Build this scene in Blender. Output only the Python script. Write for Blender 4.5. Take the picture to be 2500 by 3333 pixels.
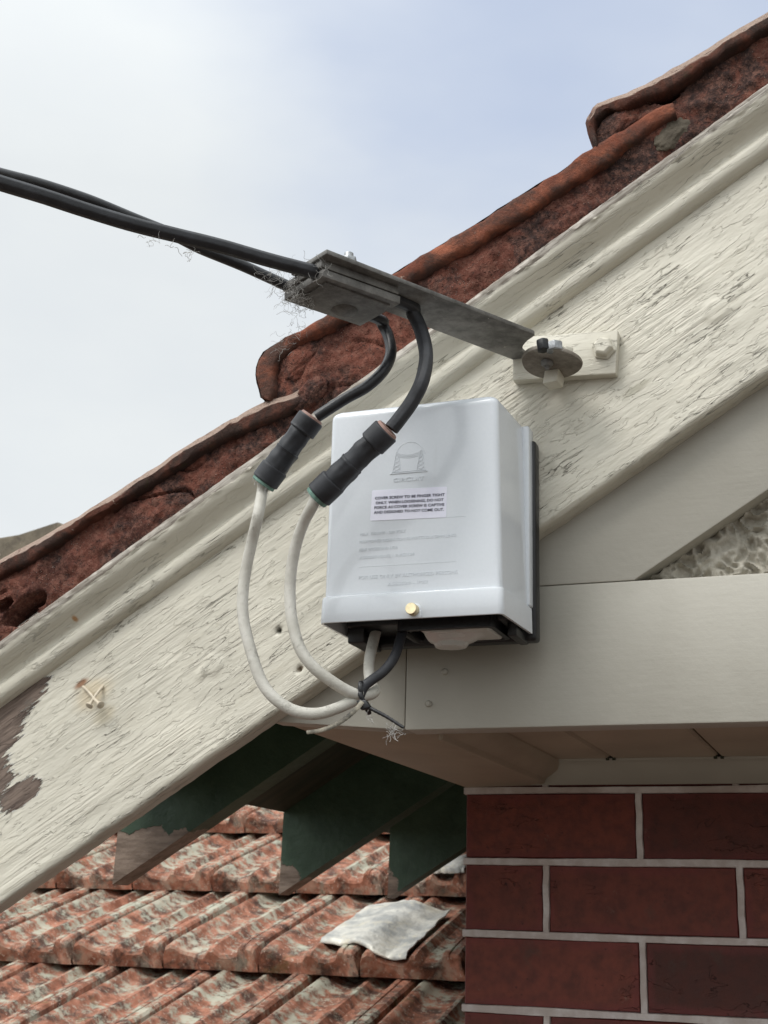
import bpy, bmesh, math, random
import numpy as np
from mathutils import Vector, Matrix, noise as mn
random.seed(7); rng = np.random.default_rng(7)
for o in list(bpy.data.objects): bpy.data.objects.remove(o)
sc = bpy.context.scene
rad = math.radians
# ------------------------------------------------------------------ camera
H = 2.3                                    # camera height above the ground
PITCH, YAW, ROLL, FPX = 0.2975, -0.3657, 0.0291, 4348.0
def cam_axes(p, y, r):
    cp, sp, cy, sy, cr, sr = math.cos(p), math.sin(p), math.cos(y), math.sin(y), math.cos(r), math.sin(r)
    f = Vector((sy*cp, cy*cp, sp)); rt = Vector((cy, -sy, 0)); up = rt.cross(f)
    return rt*cr + up*sr, up*cr - rt*sr, f
CR, CU, CF = cam_axes(PITCH, YAW, ROLL)
cd = bpy.data.cameras.new("camera"); cam = bpy.data.objects.new("camera", cd)
sc.collection.objects.link(cam); sc.camera = cam
cam.matrix_world = Matrix(((CR.x, CU.x, -CF.x, 0), (CR.y, CU.y, -CF.y, 0), (CR.z, CU.z, -CF.z, H), (0, 0, 0, 1)))
cd.sensor_fit = 'HORIZONTAL'; cd.sensor_width = 36; cd.lens = 36*FPX/2500
cd.clip_start = 0.05; cd.clip_end = 3000
cd.dof.use_dof = True; cd.dof.focus_distance = 1.2; cd.dof.aperture_fstop = 30
sc.render.resolution_x, sc.render.resolution_y = 768, 1024
# ------------------------------------------------------------------ light
sc.view_settings.view_transform = 'Standard'; sc.view_settings.look = 'None'
sc.view_settings.gamma = 1; sc.view_settings.exposure = 0.12
SUN_EL, SUN_AZ = rad(52), rad(-150)        # azimuth measured from +Y towards +X
world = bpy.data.worlds.new("World"); sc.world = world; world.use_nodes = True
wt = world.node_tree; wt.nodes.clear()
def wn(t, **k):
    n = wt.nodes.new(t)
    for a, b in k.items(): setattr(n, a, b)
    return n
wo = wn('ShaderNodeOutputWorld'); wb = wn('ShaderNodeBackground'); wb.inputs[1].default_value = 0.1
wt.links.new(wb.outputs[0], wo.inputs[0])
sky = wn('ShaderNodeTexSky', sky_type='NISHITA', sun_disc=False, sun_elevation=SUN_EL, sun_rotation=SUN_AZ)
tc = wn('ShaderNodeTexCoord'); mp = wn('ShaderNodeMapping'); mp.inputs['Scale'].default_value = (1.0, 1.0, 2.2)
wt.links.new(tc.outputs['Generated'], mp.inputs[0])
nz = wn('ShaderNodeTexNoise'); nz.inputs['Scale'].default_value = 4.5; nz.inputs['Detail'].default_value = 6; nz.inputs['Roughness'].default_value = .5
wt.links.new(mp.outputs[0], nz.inputs['Vector'])
# cloud brightness
cr = wn('ShaderNodeValToRGB'); wt.links.new(nz.outputs[0], cr.inputs[0])
cr.color_ramp.elements[0].position = .3; cr.color_ramp.elements[0].color = (7.25, 7.6, 7.8, 1)
cr.color_ramp.elements[1].position = .7; cr.color_ramp.elements[1].color = (7.9, 8.2, 8.2, 1)
# thin cloud cover opens to blue towards the upper right of the view
dot = wn('ShaderNodeVectorMath', operation='DOT_PRODUCT'); wt.links.new(tc.outputs['Generated'], dot.inputs[0])
BL = (CF*FPX + CR*1100 + CU*1900).normalized(); dot.inputs[1].default_value = tuple(BL)
nz2 = wn('ShaderNodeTexNoise'); nz2.inputs['Scale'].default_value = 4.0; nz2.inputs['Detail'].default_value = 4
wt.links.new(mp.outputs[0], nz2.inputs['Vector'])
ad = wn('ShaderNodeMath', operation='MULTIPLY_ADD'); ad.inputs[1].default_value = .10
wt.links.new(nz2.outputs[0], ad.inputs[0]); wt.links.new(dot.outputs['Value'], ad.inputs[2])
mr = wn('ShaderNodeMapRange', interpolation_type='SMOOTHSTEP'); wt.links.new(ad.outputs[0], mr.inputs[0])
mr.inputs[1].default_value = .95; mr.inputs[2].default_value = 1.06; mr.inputs[3].default_value = .97; mr.inputs[4].default_value = .45
skm = wn('ShaderNodeMix', data_type='RGBA', blend_type='MULTIPLY'); skm.inputs[0].default_value = 1
wt.links.new(sky.outputs[0], skm.inputs[6]); skm.inputs[7].default_value = (2.1, 2.0, 2.1, 1)
sx = wn('ShaderNodeSeparateXYZ'); wt.links.new(tc.outputs['Generated'], sx.inputs[0])
el = wn('ShaderNodeMapRange'); wt.links.new(sx.outputs[2], el.inputs[0]); el.inputs[1].default_value = .5; el.inputs[2].default_value = 1; el.inputs[3].default_value = 1.0; el.inputs[4].default_value = 1.7
dt2 = wn('ShaderNodeVectorMath', operation='DOT_PRODUCT'); wt.links.new(tc.outputs['Generated'], dt2.inputs[0])          # brighter cloud on the sun's side
dt2.inputs[1].default_value = (math.sin(SUN_AZ)*math.cos(SUN_EL), math.cos(SUN_AZ)*math.cos(SUN_EL), math.sin(SUN_EL))
sb2 = wn('ShaderNodeMapRange', interpolation_type='SMOOTHSTEP'); wt.links.new(dt2.outputs['Value'], sb2.inputs[0]); sb2.inputs[1].default_value = .42; sb2.inputs[2].default_value = 1; sb2.inputs[3].default_value = 1.0; sb2.inputs[4].default_value = 1.95
em = wn('ShaderNodeMath', operation='MULTIPLY'); wt.links.new(el.outputs[0], em.inputs[0]); wt.links.new(sb2.outputs[0], em.inputs[1])
cz = wn('ShaderNodeVectorMath', operation='SCALE'); wt.links.new(cr.outputs[0], cz.inputs[0]); wt.links.new(em.outputs[0], cz.inputs[3])
mx = wn('ShaderNodeMix', data_type='RGBA'); wt.links.new(mr.outputs[0], mx.inputs[0])
wt.links.new(skm.outputs[2], mx.inputs[6]); wt.links.new(cz.outputs[0], mx.inputs[7])
wt.links.new(mx.outputs[2], wb.inputs[0])
sl = bpy.data.lights.new("sun", 'SUN'); sl.energy = 1.5; sl.angle = rad(24); sl.color = (1, .965, .92)
so = bpy.data.objects.new("sun", sl); sc.collection.objects.link(so)
sd = Vector((math.sin(SUN_AZ)*math.cos(SUN_EL), math.cos(SUN_AZ)*math.cos(SUN_EL), math.sin(SUN_EL)))
so.rotation_euler = sd.to_track_quat('Z', 'Y').to_euler()
# ------------------------------------------------------------------ helpers
CH = Vector((0, 0, H))
def ray(px, py): return CF*FPX + CR*(px-1250) - CU*(py-1666.5)
def at(px, py, Y): d = ray(px, py); return CH + d*(Y/d.y)        # point of the plane y = Y
def atz(px, py, z): d = ray(px, py); return CH + d*((z-H)/d.z)   # point of the plane z = z
W = {}
def reg(o, name, parent, frame):
    sc.collection.objects.link(o)
    if parent is not None: o.parent = parent; o.matrix_basis = W[parent.name].inverted() @ frame
    else: o.matrix_basis = frame
    W[o.name] = frame
    return o
def tag(o, label=None, cat=None, group=None, kind=None):
    for k, v in (('label', label), ('category', cat), ('group', group), ('kind', kind)):
        if v: o[k] = v
    return o
def thing(name, loc, label, cat, group=None, frame=None):
    o = bpy.data.objects.new(name, None); o.empty_display_size = .05
    reg(o, name, None, frame if frame is not None else Matrix.Translation(Vector(loc)))
    return tag(o, label, cat, group)
I4 = Matrix.Identity(4)
def obj(name, geo, mat, parent=None, frame=I4, smooth=True, bevel=0, seg=2, angle=35):
    """geo: (verts, faces) in frame coordinates; one mesh object"""
    me = bpy.data.meshes.new(name)
    if isinstance(geo, bmesh.types.BMesh): bm = geo
    else:
        bm = bmesh.new(); vs = [bm.verts.new(v) for v in geo[0]]
        for f in geo[1]:
            try: bm.faces.new([vs[i] for i in f])
            except ValueError: pass
        bmesh.ops.recalc_face_normals(bm, faces=bm.faces)
    if bevel:
        bm.normal_update()
        es = [e for e in bm.edges if len(e.link_faces) == 2 and e.calc_face_angle() > rad(angle)]
        bmesh.ops.bevel(bm, geom=es, offset=bevel, segments=seg, affect='EDGES', profile=.5, clamp_overlap=True)
    bm.to_mesh(me); bm.free()
    me.materials.append(mat)
    if smooth:
        me.polygons.foreach_set('use_smooth', [True]*len(me.polygons))
        try: me.set_sharp_from_angle(angle=rad(angle))
        except Exception: pass
    return reg(bpy.data.objects.new(name, me), name, parent, frame)
def join(*gs):
    V, F = [], []
    for v, f in gs:
        n = len(V); V += [tuple(x) for x in v]; F += [tuple(i+n for i in q) for q in f]
    return V, F
BF = [(0, 1, 3, 2), (4, 6, 7, 5), (0, 4, 5, 1), (2, 3, 7, 6), (0, 2, 6, 4), (1, 5, 7, 3)]
def box(x0, x1, y0, y1, z0, z1): return [(x, y, z) for x in (x0, x1) for y in (y0, y1) for z in (z0, z1)], BF
def hexa(a, b):
    """two quads (each 4 points in the same turn) joined into a solid"""
    return [tuple(p) for p in list(a)+list(b)], [(0, 1, 2, 3), (7, 6, 5, 4)] + [(i, (i+1) % 4, 4+(i+1) % 4, 4+i) for i in range(4)]
def prism(poly, d):
    """poly: 3d points of one face, extruded by vector d"""
    n = len(poly); d = Vector(d); V = [tuple(p) for p in poly] + [tuple(Vector(p)+d) for p in poly]
    return V, [tuple(range(n)), tuple(range(2*n-1, n-1, -1))] + [(i, (i+1) % n, n+(i+1) % n, n+i) for i in range(n)]
def spline(pts, n=8):
    P = [Vector(p) for p in pts]; P = [P[0]*2-P[1]] + P + [P[-1]*2-P[-2]]; out = []
    for i in range(1, len(P)-2):
        a, b, c, d = P[i-1:i+3]
        for k in range(n):
            t = k/n; out.append(.5*((2*b)+(c-a)*t+(2*a-5*b+4*c-d)*t*t+(3*b-a-3*c+d)*t**3))
    return out + [P[-2]]
def tube(pts, r, n=16, prof=None, caps=True, rough=0, up=None):
    """sweep; r number or list; prof(k) -> multiplier around; up -> flat section (dict of a,b)"""
    V, F = [], []; N = len(pts); nrm = None
    for i, p in enumerate(pts):
        t = (pts[min(i+1, N-1)] - pts[max(i-1, 0)]).normalized()
        if nrm is None:
            nrm = t.orthogonal().normalized() if up is None else (Vector(up)-t*t.dot(Vector(up))).normalized()
        else: nrm = (nrm - t*nrm.dot(t)).normalized()
        b = t.cross(nrm)
        ri = r[i] if isinstance(r, (list, tuple)) else r
        ra, rb = ri if isinstance(ri, tuple) else (ri, ri)
        for k in range(n):
            a = 2*math.pi*k/n; m = prof(k) if prof else 1
            q = p + nrm*math.cos(a)*ra*m + b*math.sin(a)*rb*m
            if rough: q = q + (q-p)*rough*mn.noise(q*90)*2
            V.append(tuple(q))
    for i in range(N-1):
        for k in range(n): F.append((i*n+k, i*n+(k+1) % n, (i+1)*n+(k+1) % n, (i+1)*n+k))
    if caps: F += [tuple(range(n))[::-1], tuple(range((N-1)*n, N*n))]
    return V, F
def cyl(p, q, r, n=24, r2=None): return tube([Vector(p), Vector(q)], [r, r if r2 is None else r2], n)
def lathe(p, ax, prof, n=32):
    """prof: list of (distance along ax, radius)"""
    p = Vector(p); ax = Vector(ax).normalized(); a = ax.orthogonal().normalized(); b = ax.cross(a)
    V = [tuple(p+ax*h+a*math.cos(2*math.pi*k/n)*r+b*math.sin(2*math.pi*k/n)*r) for h, r in prof for k in range(n)]
    F = [(i*n+k, i*n+(k+1) % n, (i+1)*n+(k+1) % n, (i+1)*n+k) for i in range(len(prof)-1) for k in range(n)]
    return V, F + [tuple(range(n)), tuple(range((len(prof)-1)*n, len(prof)*n))]
def gridmesh(nu, nv, fn):
    V = [tuple(fn(i, j)) for i in range(nu) for j in range(nv)]
    return V, [(i*nv+j, (i+1)*nv+j, (i+1)*nv+j+1, i*nv+j+1) for i in range(nu-1) for j in range(nv-1)]
def text_geo(s, a, b, hgt, out, depth, bold=0):
    """the words s on the baseline a->b (world points), capital height hgt, facing -out"""
    cu = bpy.data.curves.new('t', 'FONT'); cu.body = s; cu.extrude = .5; cu.offset = bold; cu.resolution_u = 3
    t = bpy.data.objects.new('t', cu); sc.collection.objects.link(t)
    bpy.context.view_layer.update()
    me = bpy.data.meshes.new_from_object(t.evaluated_get(bpy.context.evaluated_depsgraph_get()))
    V = [v.co.copy() for v in me.vertices]; F = [tuple(p.vertices) for p in me.polygons]
    bpy.data.objects.remove(t); bpy.data.curves.remove(cu); bpy.data.meshes.remove(me)
    x0 = min(v.x for v in V); x1 = max(v.x for v in V)
    a, b, out = Vector(a), Vector(b), Vector(out); ex = (b-a).normalized(); L = (b-a).length
    ez = ex.cross(out).normalized()
    if ez.z < 0: ez = -ez
    return [tuple(a + ex*((v.x-x0)/(x1-x0)*L) + ez*(v.y/.72*hgt) + out*(-v.z*depth)) for v in V], F
# ------------------------------------------------------------------ materials
class M:
    def __init__(s, name, rough=.6, spec=.4, metal=0):
        s.m = bpy.data.materials.new(name); s.m.use_nodes = True; s.t = s.m.node_tree
        s.b = s.t.nodes['Principled BSDF']; s.set('Roughness', rough); s.set('Metallic', metal); s.set('Specular IOR Level', spec)
        s.tc = s.t.nodes.new('ShaderNodeTexCoord'); s.h = None
    def n(s, t, **k):
        n = s.t.nodes.new(t)
        for a, b in k.items(): setattr(n, a, b)
        return n
    def put(s, sock, v):
        if isinstance(v, bpy.types.NodeSocket): s.t.links.new(v, sock)
        elif v is not None:
            if hasattr(sock.default_value, '__len__') and len(sock.default_value) == 4 and len(v) == 3: v = tuple(v)+(1,)
            sock.default_value = v
    def set(s, k, v): s.put(s.b.inputs[k], v); return s
    def co(s, scale=(1, 1, 1), src='Object', loc=(0, 0, 0)):
        p = s.n('ShaderNodeMapping'); s.t.links.new(s.tc.outputs[src], p.inputs[0])
        p.inputs['Scale'].default_value = scale; p.inputs['Location'].default_value = loc; return p.outputs[0]
    def noise(s, sc=10, det=4, ro=.5, vec=None, dist=0, col=False):
        p = s.n('ShaderNodeTexNoise'); s.put(p.inputs['Vector'], vec if vec is not None else s.tc.outputs['Object'])
        s.put(p.inputs['Scale'], sc); s.put(p.inputs['Detail'], det); s.put(p.inputs['Roughness'], ro); s.put(p.inputs['Distortion'], dist)
        return p.outputs[1 if col else 0]
    def vor(s, sc=10, vec=None, feature='F1', out='Distance'):
        p = s.n('ShaderNodeTexVoronoi', feature=feature); s.put(p.inputs['Vector'], vec if vec is not None else s.tc.outputs['Object'])
        s.put(p.inputs['Scale'], sc); return p.outputs[out]
    def math(s, op, a, b=None, c=None, clamp=False):
        p = s.n('ShaderNodeMath', operation=op, use_clamp=clamp); s.put(p.inputs[0], a)
        if b is not None: s.put(p.inputs[1], b)
        if c is not None: s.put(p.inputs[2], c)
        return p.outputs[0]
    def step(s, v, lo, hi, a=0., b=1.):
        p = s.n('ShaderNodeMapRange', interpolation_type='SMOOTHSTEP'); s.put(p.inputs[0], v)
        for i, x in enumerate((lo, hi, a, b)): p.inputs[i+1].default_value = x
        return p.outputs[0]
    def mix(s, f, a, b, mode='MIX'):
        p = s.n('ShaderNodeMix', data_type='RGBA', blend_type=mode); s.put(p.inputs[0], f); s.put(p.inputs[6], a); s.put(p.inputs[7], b); return p.outputs[2]
    def sep(s, v):
        p = s.n('ShaderNodeSeparateXYZ'); s.put(p.inputs[0], v); return p.outputs
    def attr(s, name):
        p = s.n('ShaderNodeAttribute', attribute_name=name); return p.outputs
    def rnd(s): return s.n('ShaderNodeObjectInfo').outputs['Random']
    def bump(s, h, d=.001, st=1.0):
        p = s.n('ShaderNodeBump'); s.put(p.inputs['Height'], h); p.inputs['Distance'].default_value = d; p.inputs['Strength'].default_value = st
        if s.h is not None: s.t.links.new(s.h, p.inputs['Normal'])
        s.h = p.outputs[0]; s.t.links.new(s.h, s.b.inputs['Normal']); return s
    def col(s, c): s.set('Base Color', c); return s
def simple(name, c, rough=.6, metal=0, spec=.4, var=.12, sc=30, bump=0, bsc=200):
    m = M(name, rough, spec, metal); k = m.noise(sc, 5, .6)
    m.col(m.mix(m.step(k, .3, .7), tuple(x*(1-var) for x in c), tuple(min(1, x*(1+var)) for x in c)))
    if bump: m.bump(m.noise(bsc, 4, .6), bump)
    return m.m
CREAM = (.61, .578, .485)
def painted_wood(name, base=CREAM, crack=1., peel=False, axis=(1, 0, 0)):
    """old gloss paint over weathered timber; local x runs along the grain"""
    m = M(name, .42, .4); ax = axis
    def sc(a, b): return m.co(tuple((a if g else b) for g in ax))
    big = m.noise(9, 3, .5); mid = m.noise(1, 5, .6, sc(12, 60))
    c = m.mix(m.step(big, .3, .75), tuple(x*.93 for x in base), tuple(x*1.05 for x in base))
    c = m.mix(m.step(mid, .5, .8, 0, .35), c, tuple(x*y for x, y in zip(base, (.86, .83, .76))))
    grain = m.noise(1, 3, .6, sc(9, 260), .4); gz = m.step(m.noise(1, 2, .5, sc(5, 14)), .46, .62)
    m.bump(m.math('MULTIPLY', m.math('MULTIPLY', grain, gz), m.step(m.sep(m.co())[0], -.75, -.25, .6, 1.)), .0022*crack)
    fine = m.noise(1, 5, .65, sc(40, 190)); m.bump(fine, .0011*crack)
    flake = m.noise(1, 4, .6, sc(16, 85), .25)
    m.bump(m.step(flake, .52, .54), .0007*crack)                 # edges of lifted paint layers
    v = m.noise(1, 4, .55, sc(7, 85), .22)
    ln = m.math('ABSOLUTE', m.math('SUBTRACT', v, .5))
    lf = m.step(m.sep(m.co())[0], -.75, -.25, .35, 1.)                 # the lower end was painted thicker
    ck = m.math('MULTIPLY', lf, m.math('MULTIPLY', m.step(ln, .0, .010, 1, 0), m.step(m.noise(1, 3, .5, sc(9, 26)), .54, .60)))
    m.bump(ck, -.0022*crack); 
    c = m.mix(m.math('MULTIPLY', ck, .42*min(1, crack)), c, (.16, .135, .10))
    st = m.step(m.noise(60, 4, .6), .63, .72); c = m.mix(m.math('MULTIPLY', st, .25*crack), c, (.30, .27, .19))
    if peel:                                                       # bare grey-brown timber, patches fixed on the board
        x, y, z = m.sep(m.co())
        jag = m.noise(1, 6, .75, sc(20, 200), .1); jag2 = m.noise(40, 4, .6)
        def blob(cx, cz, rx, rz):
            a = m.math('DIVIDE', m.math('SUBTRACT', x, cx), rx); b = m.math('DIVIDE', m.math('SUBTRACT', z, cz), rz)
            return m.math('SQRT', m.math('ADD', m.math('MULTIPLY', a, a), m.math('MULTIPLY', b, b)))
        d = None
        for q in PEEL:
            k = blob(*q); d = k if d is None else m.math('MINIMUM', d, k)
        d = m.math('ADD', d, m.math('ADD', m.math('MULTIPLY', m.math('SUBTRACT', jag, .5), 1.7), m.math('MULTIPLY', m.math('SUBTRACT', jag2, .5), .35)))
        mask = m.step(d, .96, 1.0, 1, 0)
        wood = m.mix(m.step(m.noise(1, 5, .7, sc(12, 150)), .3, .7), (.075, .052, .042), (.23, .175, .14))
        wood = m.mix(m.step(m.noise(25, 3, .5), .55, .7, 0, .6), wood, (.12, .13, .115))
        rim = m.math('MULTIPLY', m.step(d, .96, 1.0, 0, 1), m.step(d, 1.02, 1.10, 1, 0))
        rim = m.math('MULTIPLY', rim, m.step(m.noise(160, 3, .6), .45, .55))
        c = m.mix(m.math('MULTIPLY', m.math('MULTIPLY', m.step(d, .99, 1.0, 0, 1), m.step(d, 1.04, 1.12, 1, 0)), m.step(m.noise(120, 4, .7), .50, .56, 0, .8)), c, (.10, .10, .085)); c = m.mix(m.math('MULTIPLY', rim, .8), c, (.76, .75, .71))
        c = m.mix(mask, c, wood); m.set('Roughness', m.step(mask, 0, 1, .42, .8))
        m.bump(m.step(d, .94, 1.03), .0016)
        # rust run and dirt round the nails
        for cx, cz, rx, rz, k, rc in STAIN:
            s_ = m.math('MULTIPLY', m.step(m.math('ADD', blob(cx, cz, rx, rz), m.math('MULTIPLY', m.math('SUBTRACT', jag2, .5), .9)), .3, 1.1, 1, 0), k)
            c = m.mix(s_, c, rc)
    m.col(c); return m
# rake frame: local x up the slope of the gable, local z square to it, local y into the building
TH = rad(32); cT, sT = math.cos(TH), math.sin(TH)
RF = Matrix(((cT, 0, -sT, 0), (0, 1, 0, 1.22), (sT, 0, cT, H), (0, 0, 0, 1))); RFi = RF.inverted()
def uv(px, py, Y=1.22):
    p = RFi @ at(px, py, Y); return p.x, p.z
def q_(px, py, rx, rz): u, v = uv(px, py); return (u, v, rx, rz)
PEEL = [q_(-5, 2290, .040, .036), q_(-85, 2420, .042, .055), q_(-40, 2560, .036, .022), q_(75, 2262, .034, .018), q_(65, 2585, .028, .013), q_(0, 2360, .030, .028)]
STAIN = [q_(300, 2260, .030, .020)+(.45, (.55, .42, .24)), q_(265, 2225, .012, .005)+(.9, (.22, .09, .03)), q_(340, 2330, .018, .012)+(.4, (.52, .44, .28)),
         q_(907, 2052, .005, .005)+(.9, (.05, .045, .03)), q_(975, 2176, .006, .004)+(.9, (.10, .06, .02)), q_(2070, 1265, .02, .006)+(.5, (.3, .28, .2))]
M_board = painted_wood('old_paint_on_barge', crack=1.15, peel=True).m
M_trim = painted_wood('old_paint_on_moulding', crack=.55).m
M_smooth = painted_wood('newer_paint', base=(.56, .535, .46), crack=.16).m
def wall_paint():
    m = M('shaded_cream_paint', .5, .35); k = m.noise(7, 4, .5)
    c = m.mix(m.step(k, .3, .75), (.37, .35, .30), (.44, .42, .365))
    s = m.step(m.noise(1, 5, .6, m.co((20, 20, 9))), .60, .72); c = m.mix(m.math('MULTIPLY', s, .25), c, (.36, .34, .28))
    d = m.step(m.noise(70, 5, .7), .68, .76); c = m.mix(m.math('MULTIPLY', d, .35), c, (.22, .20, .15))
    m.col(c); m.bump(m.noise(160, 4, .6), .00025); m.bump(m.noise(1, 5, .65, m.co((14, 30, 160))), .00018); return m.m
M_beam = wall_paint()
def soffit_paint():  # cream paint; brown bounce light and shade under the eave are in its colour
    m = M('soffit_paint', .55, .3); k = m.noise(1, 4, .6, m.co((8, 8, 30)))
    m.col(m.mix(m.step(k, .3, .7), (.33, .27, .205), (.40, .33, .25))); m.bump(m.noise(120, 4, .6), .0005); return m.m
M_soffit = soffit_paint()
def stucco():
    m = M('roughcast', .85, .2); k = m.noise(50, 5, .6)
    m.col(m.mix(m.step(k, .3, .7), (.33, .305, .25), (.50, .47, .40))); m.bump(m.noise(500, 4, .6), .0008); return m.m
M_stucco = stucco()
def green():
    m = M('green_paint', .5, .35); k = m.noise(12, 5, .6)
    c = m.mix(m.step(k, .3, .7), (.032, .062, .036), (.060, .104, .064))
    x, y, z = m.sep(m.co(src='Generated'))                            # bare timber at the tail end
    n = m.noise(22, 5, .6); e = m.math('ADD', m.math('MULTIPLY', x, 9.0), m.math('MULTIPLY', m.math('SUBTRACT', n, .5), 1.2))
    lo = m.attr('bare')[2]
    f = m.step(m.math('ADD', lo, m.math('MULTIPLY', m.math('SUBTRACT', n, .5), .9)), .58, .62)
    w = m.mix(m.step(m.noise(1, 5, .7, m.co((15, 60, 90))), .3, .7), (.13, .09, .065), (.30, .23, .18))
    m.col(m.mix(f, c, w)); m.bump(m.noise(90, 4, .6), .0012); m.bump(m.step(f, 0, 1), -.001); return m.m
M_green = green()
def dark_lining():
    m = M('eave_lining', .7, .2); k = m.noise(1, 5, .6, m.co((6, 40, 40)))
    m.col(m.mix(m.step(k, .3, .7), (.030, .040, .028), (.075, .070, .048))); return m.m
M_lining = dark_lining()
def terracotta(name, lich=.5, dark=.4, base=((.30, .085, .045), (.47, .17, .09)), bump=.002, sc=1., top=False):
    m = M(name, .85, .2); r = m.rnd(); o = m.n('ShaderNodeCombineXYZ'); m.put(o.inputs[0], m.math('MULTIPLY', r, 17.)); m.put(o.inputs[1], m.math('MULTIPLY', r, 5.))
    va = m.n('ShaderNodeVectorMath', operation='ADD'); m.put(va.inputs[0], m.co((sc, sc, sc))); m.put(va.inputs[1], o.outputs[0]); v = va.outputs[0]
    k = m.noise(14, 6, .62, v); c = m.mix(m.step(k, .3, .7), base[0], base[1])
    g = m.noise(11, 6, .7, v, .4); c = m.mix(m.step(g, .60-.25*dark, .72-.15*dark, 0, .85), c, (.055, .040, .034))
    g2 = m.noise(8, 5, .65, v, .2); c = m.mix(m.step(g2, .60, .70, 0, .5), c, (.085, .10, .035))
    tx, ty, tz = m.sep(m.co()); l = m.math('ADD', m.math('MULTIPLY', m.noise(24, 9, .78, v), .62), m.math('MULTIPLY', m.noise(7, 3, .5, v), .38)); lm = m.math('MULTIPLY', m.step(l, .63-.15*lich, .69-.12*lich, 0, .85), m.step(ty, .0, .025, .35 if lich > .5 else 1., 1.)); c = m.mix(lm, c, (.43, .44, .35) if lich > .5 else (.42, .44, .36))
    l2 = m.noise(60, 5, .7, v); lm2 = m.step(l2, .68-.08*lich, .72-.08*lich, 0, .8); c = m.mix(lm2, c, (.52, .42, .34))
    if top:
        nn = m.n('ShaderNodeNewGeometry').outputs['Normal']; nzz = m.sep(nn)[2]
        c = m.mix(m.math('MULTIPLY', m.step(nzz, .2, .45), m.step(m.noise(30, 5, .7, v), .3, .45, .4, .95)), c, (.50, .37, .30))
    m.col(c); m.bump(m.noise(60, 6, .7, v), bump); m.bump(m.noise(260, 4, .75, v), bump*.5); m.bump(lm, bump*.6); return m.m
M_tile = terracotta('weathered_terracotta', lich=1.02, dark=.60, base=((.20, .078, .046), (.48, .215, .14)), bump=.0014, sc=1.9)
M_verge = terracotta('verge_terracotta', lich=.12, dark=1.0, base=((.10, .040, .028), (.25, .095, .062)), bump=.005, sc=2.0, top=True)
M_verge2 = terracotta('orange_verge_terracotta', lich=.05, dark=.95, base=((.19, .060, .036), (.36, .125, .07)), bump=.003, sc=1.7)
def mortar_red():
    m = M('red_bedding_mortar', .95, .1); k = m.noise(16, 6, .65)
    c = m.mix(m.step(k, .3, .7), (.075, .032, .026), (.215, .080, .056))
    g = m.noise(9, 6, .7, None, .6); c = m.mix(m.step(g, .47, .56, 0, .88), c, (.036, .030, .029))
    v = m.vor(330); c = m.mix(m.step(m.noise(150, 5, .8), .42, .66, 0, .6), c, (.27, .135, .10)); c = m.mix(m.step(m.noise(190, 4, .8), .52, .66, 0, .7), c, (.045, .030, .028)); c = m.mix(m.math('MULTIPLY', m.step(v, .08, .24, .8, 0), m.step(m.noise(34, 4), .52, .60)), c, (.33, .24, .20))
    w = m.noise(26, 6, .7); c = m.mix(m.step(w, .68, .73, 0, .75), c, (.46, .43, .38))
    m.col(c); m.bump(m.noise(130, 6, .75), .0035); m.bump(m.step(v, .1, .4, 1, 0), .0008); return m.m
M_mortar = mortar_red()
def brick():
    m = M('dark_red_brick', .62, .35)
    u, v, _ = m.sep(m.co(src='UV')); r = m.attr('tone')[2]
    n = m.noise(18, 5, .65); n2 = m.noise(70, 5, .6)
    e = m.math('MINIMUM', m.math('MINIMUM', u, m.math('SUBTRACT', m.attr('blen')[2], u)), m.math('MINIMUM', v, m.math('SUBTRACT', .0827, v)))
    e = m.math('ADD', e, m.math('MULTIPLY', m.math('SUBTRACT', n, .5), .03))
    c = m.mix(r, (.070, .021, .015), (.20, .050, .032)); c = m.mix(m.step(n2, .3, .75, 0, .6), c, (.055, .022, .018))
    c = m.mix(m.step(e, .002, .014, .55, 0), c, (.17, .036, .034))
    w = m.step(m.noise(30, 6, .7), .64, .74, 0, .3); c = m.mix(w, c, (.34, .28, .22)); c = m.mix(m.step(m.noise(8, 5, .7), .58, .70, 0, .6), c, (.07, .045, .035)); c = m.mix(m.step(m.noise(130, 4, .7), .64, .70, 0, .6), c, (.03, .014, .012))
    cr_ = m.math('ABSOLUTE', m.math('SUBTRACT', m.noise(1, 4, .6, m.co((14, 14, 38)), .5), .5))
    ck = m.math('MULTIPLY', m.step(cr_, 0, .006, 1, 0), m.step(m.noise(13, 2), .54, .6)); c = m.mix(m.math('MULTIPLY', ck, .7), c, (.02, .01, .01))
    m.col(c); m.bump(n2, .0012); m.bump(m.noise(500, 3, .6), .0004); m.bump(ck, -.001); return m.m
M_brick = brick()
def joint():
    m = M('pointing', .8, .2); k = m.noise(30, 5, .6)
    m.col(m.mix(m.step(k, .35, .7), (.50, .435, .40), (.70, .655, .63))); m.bump(m.noise(260, 4, .6), .0006); return m.m
M_joint = joint()
M_concrete = simple('concrete_paving', (.09, .07, .055), .85, sc=3, bump=.004, bsc=30)
# ------------------------------------------------------------------ setting
def ground():
    V, F = gridmesh(25, 25, lambda i, j: ((i-12)*abs(i-12)*6.0, (j-12)*abs(j-12)*6.0, 0))
    o = obj('ground', (V, F), M_concrete); tag(o, kind='structure')
ground()
# ------------------------------------------------------------------ the house
house = thing('brick_house', (-.53, 1.72, 0), 'red brick house with cream painted gable, barge board and terracotta verge tiles', 'house')
def lab(o, s): o['label'] = s; return o
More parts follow.
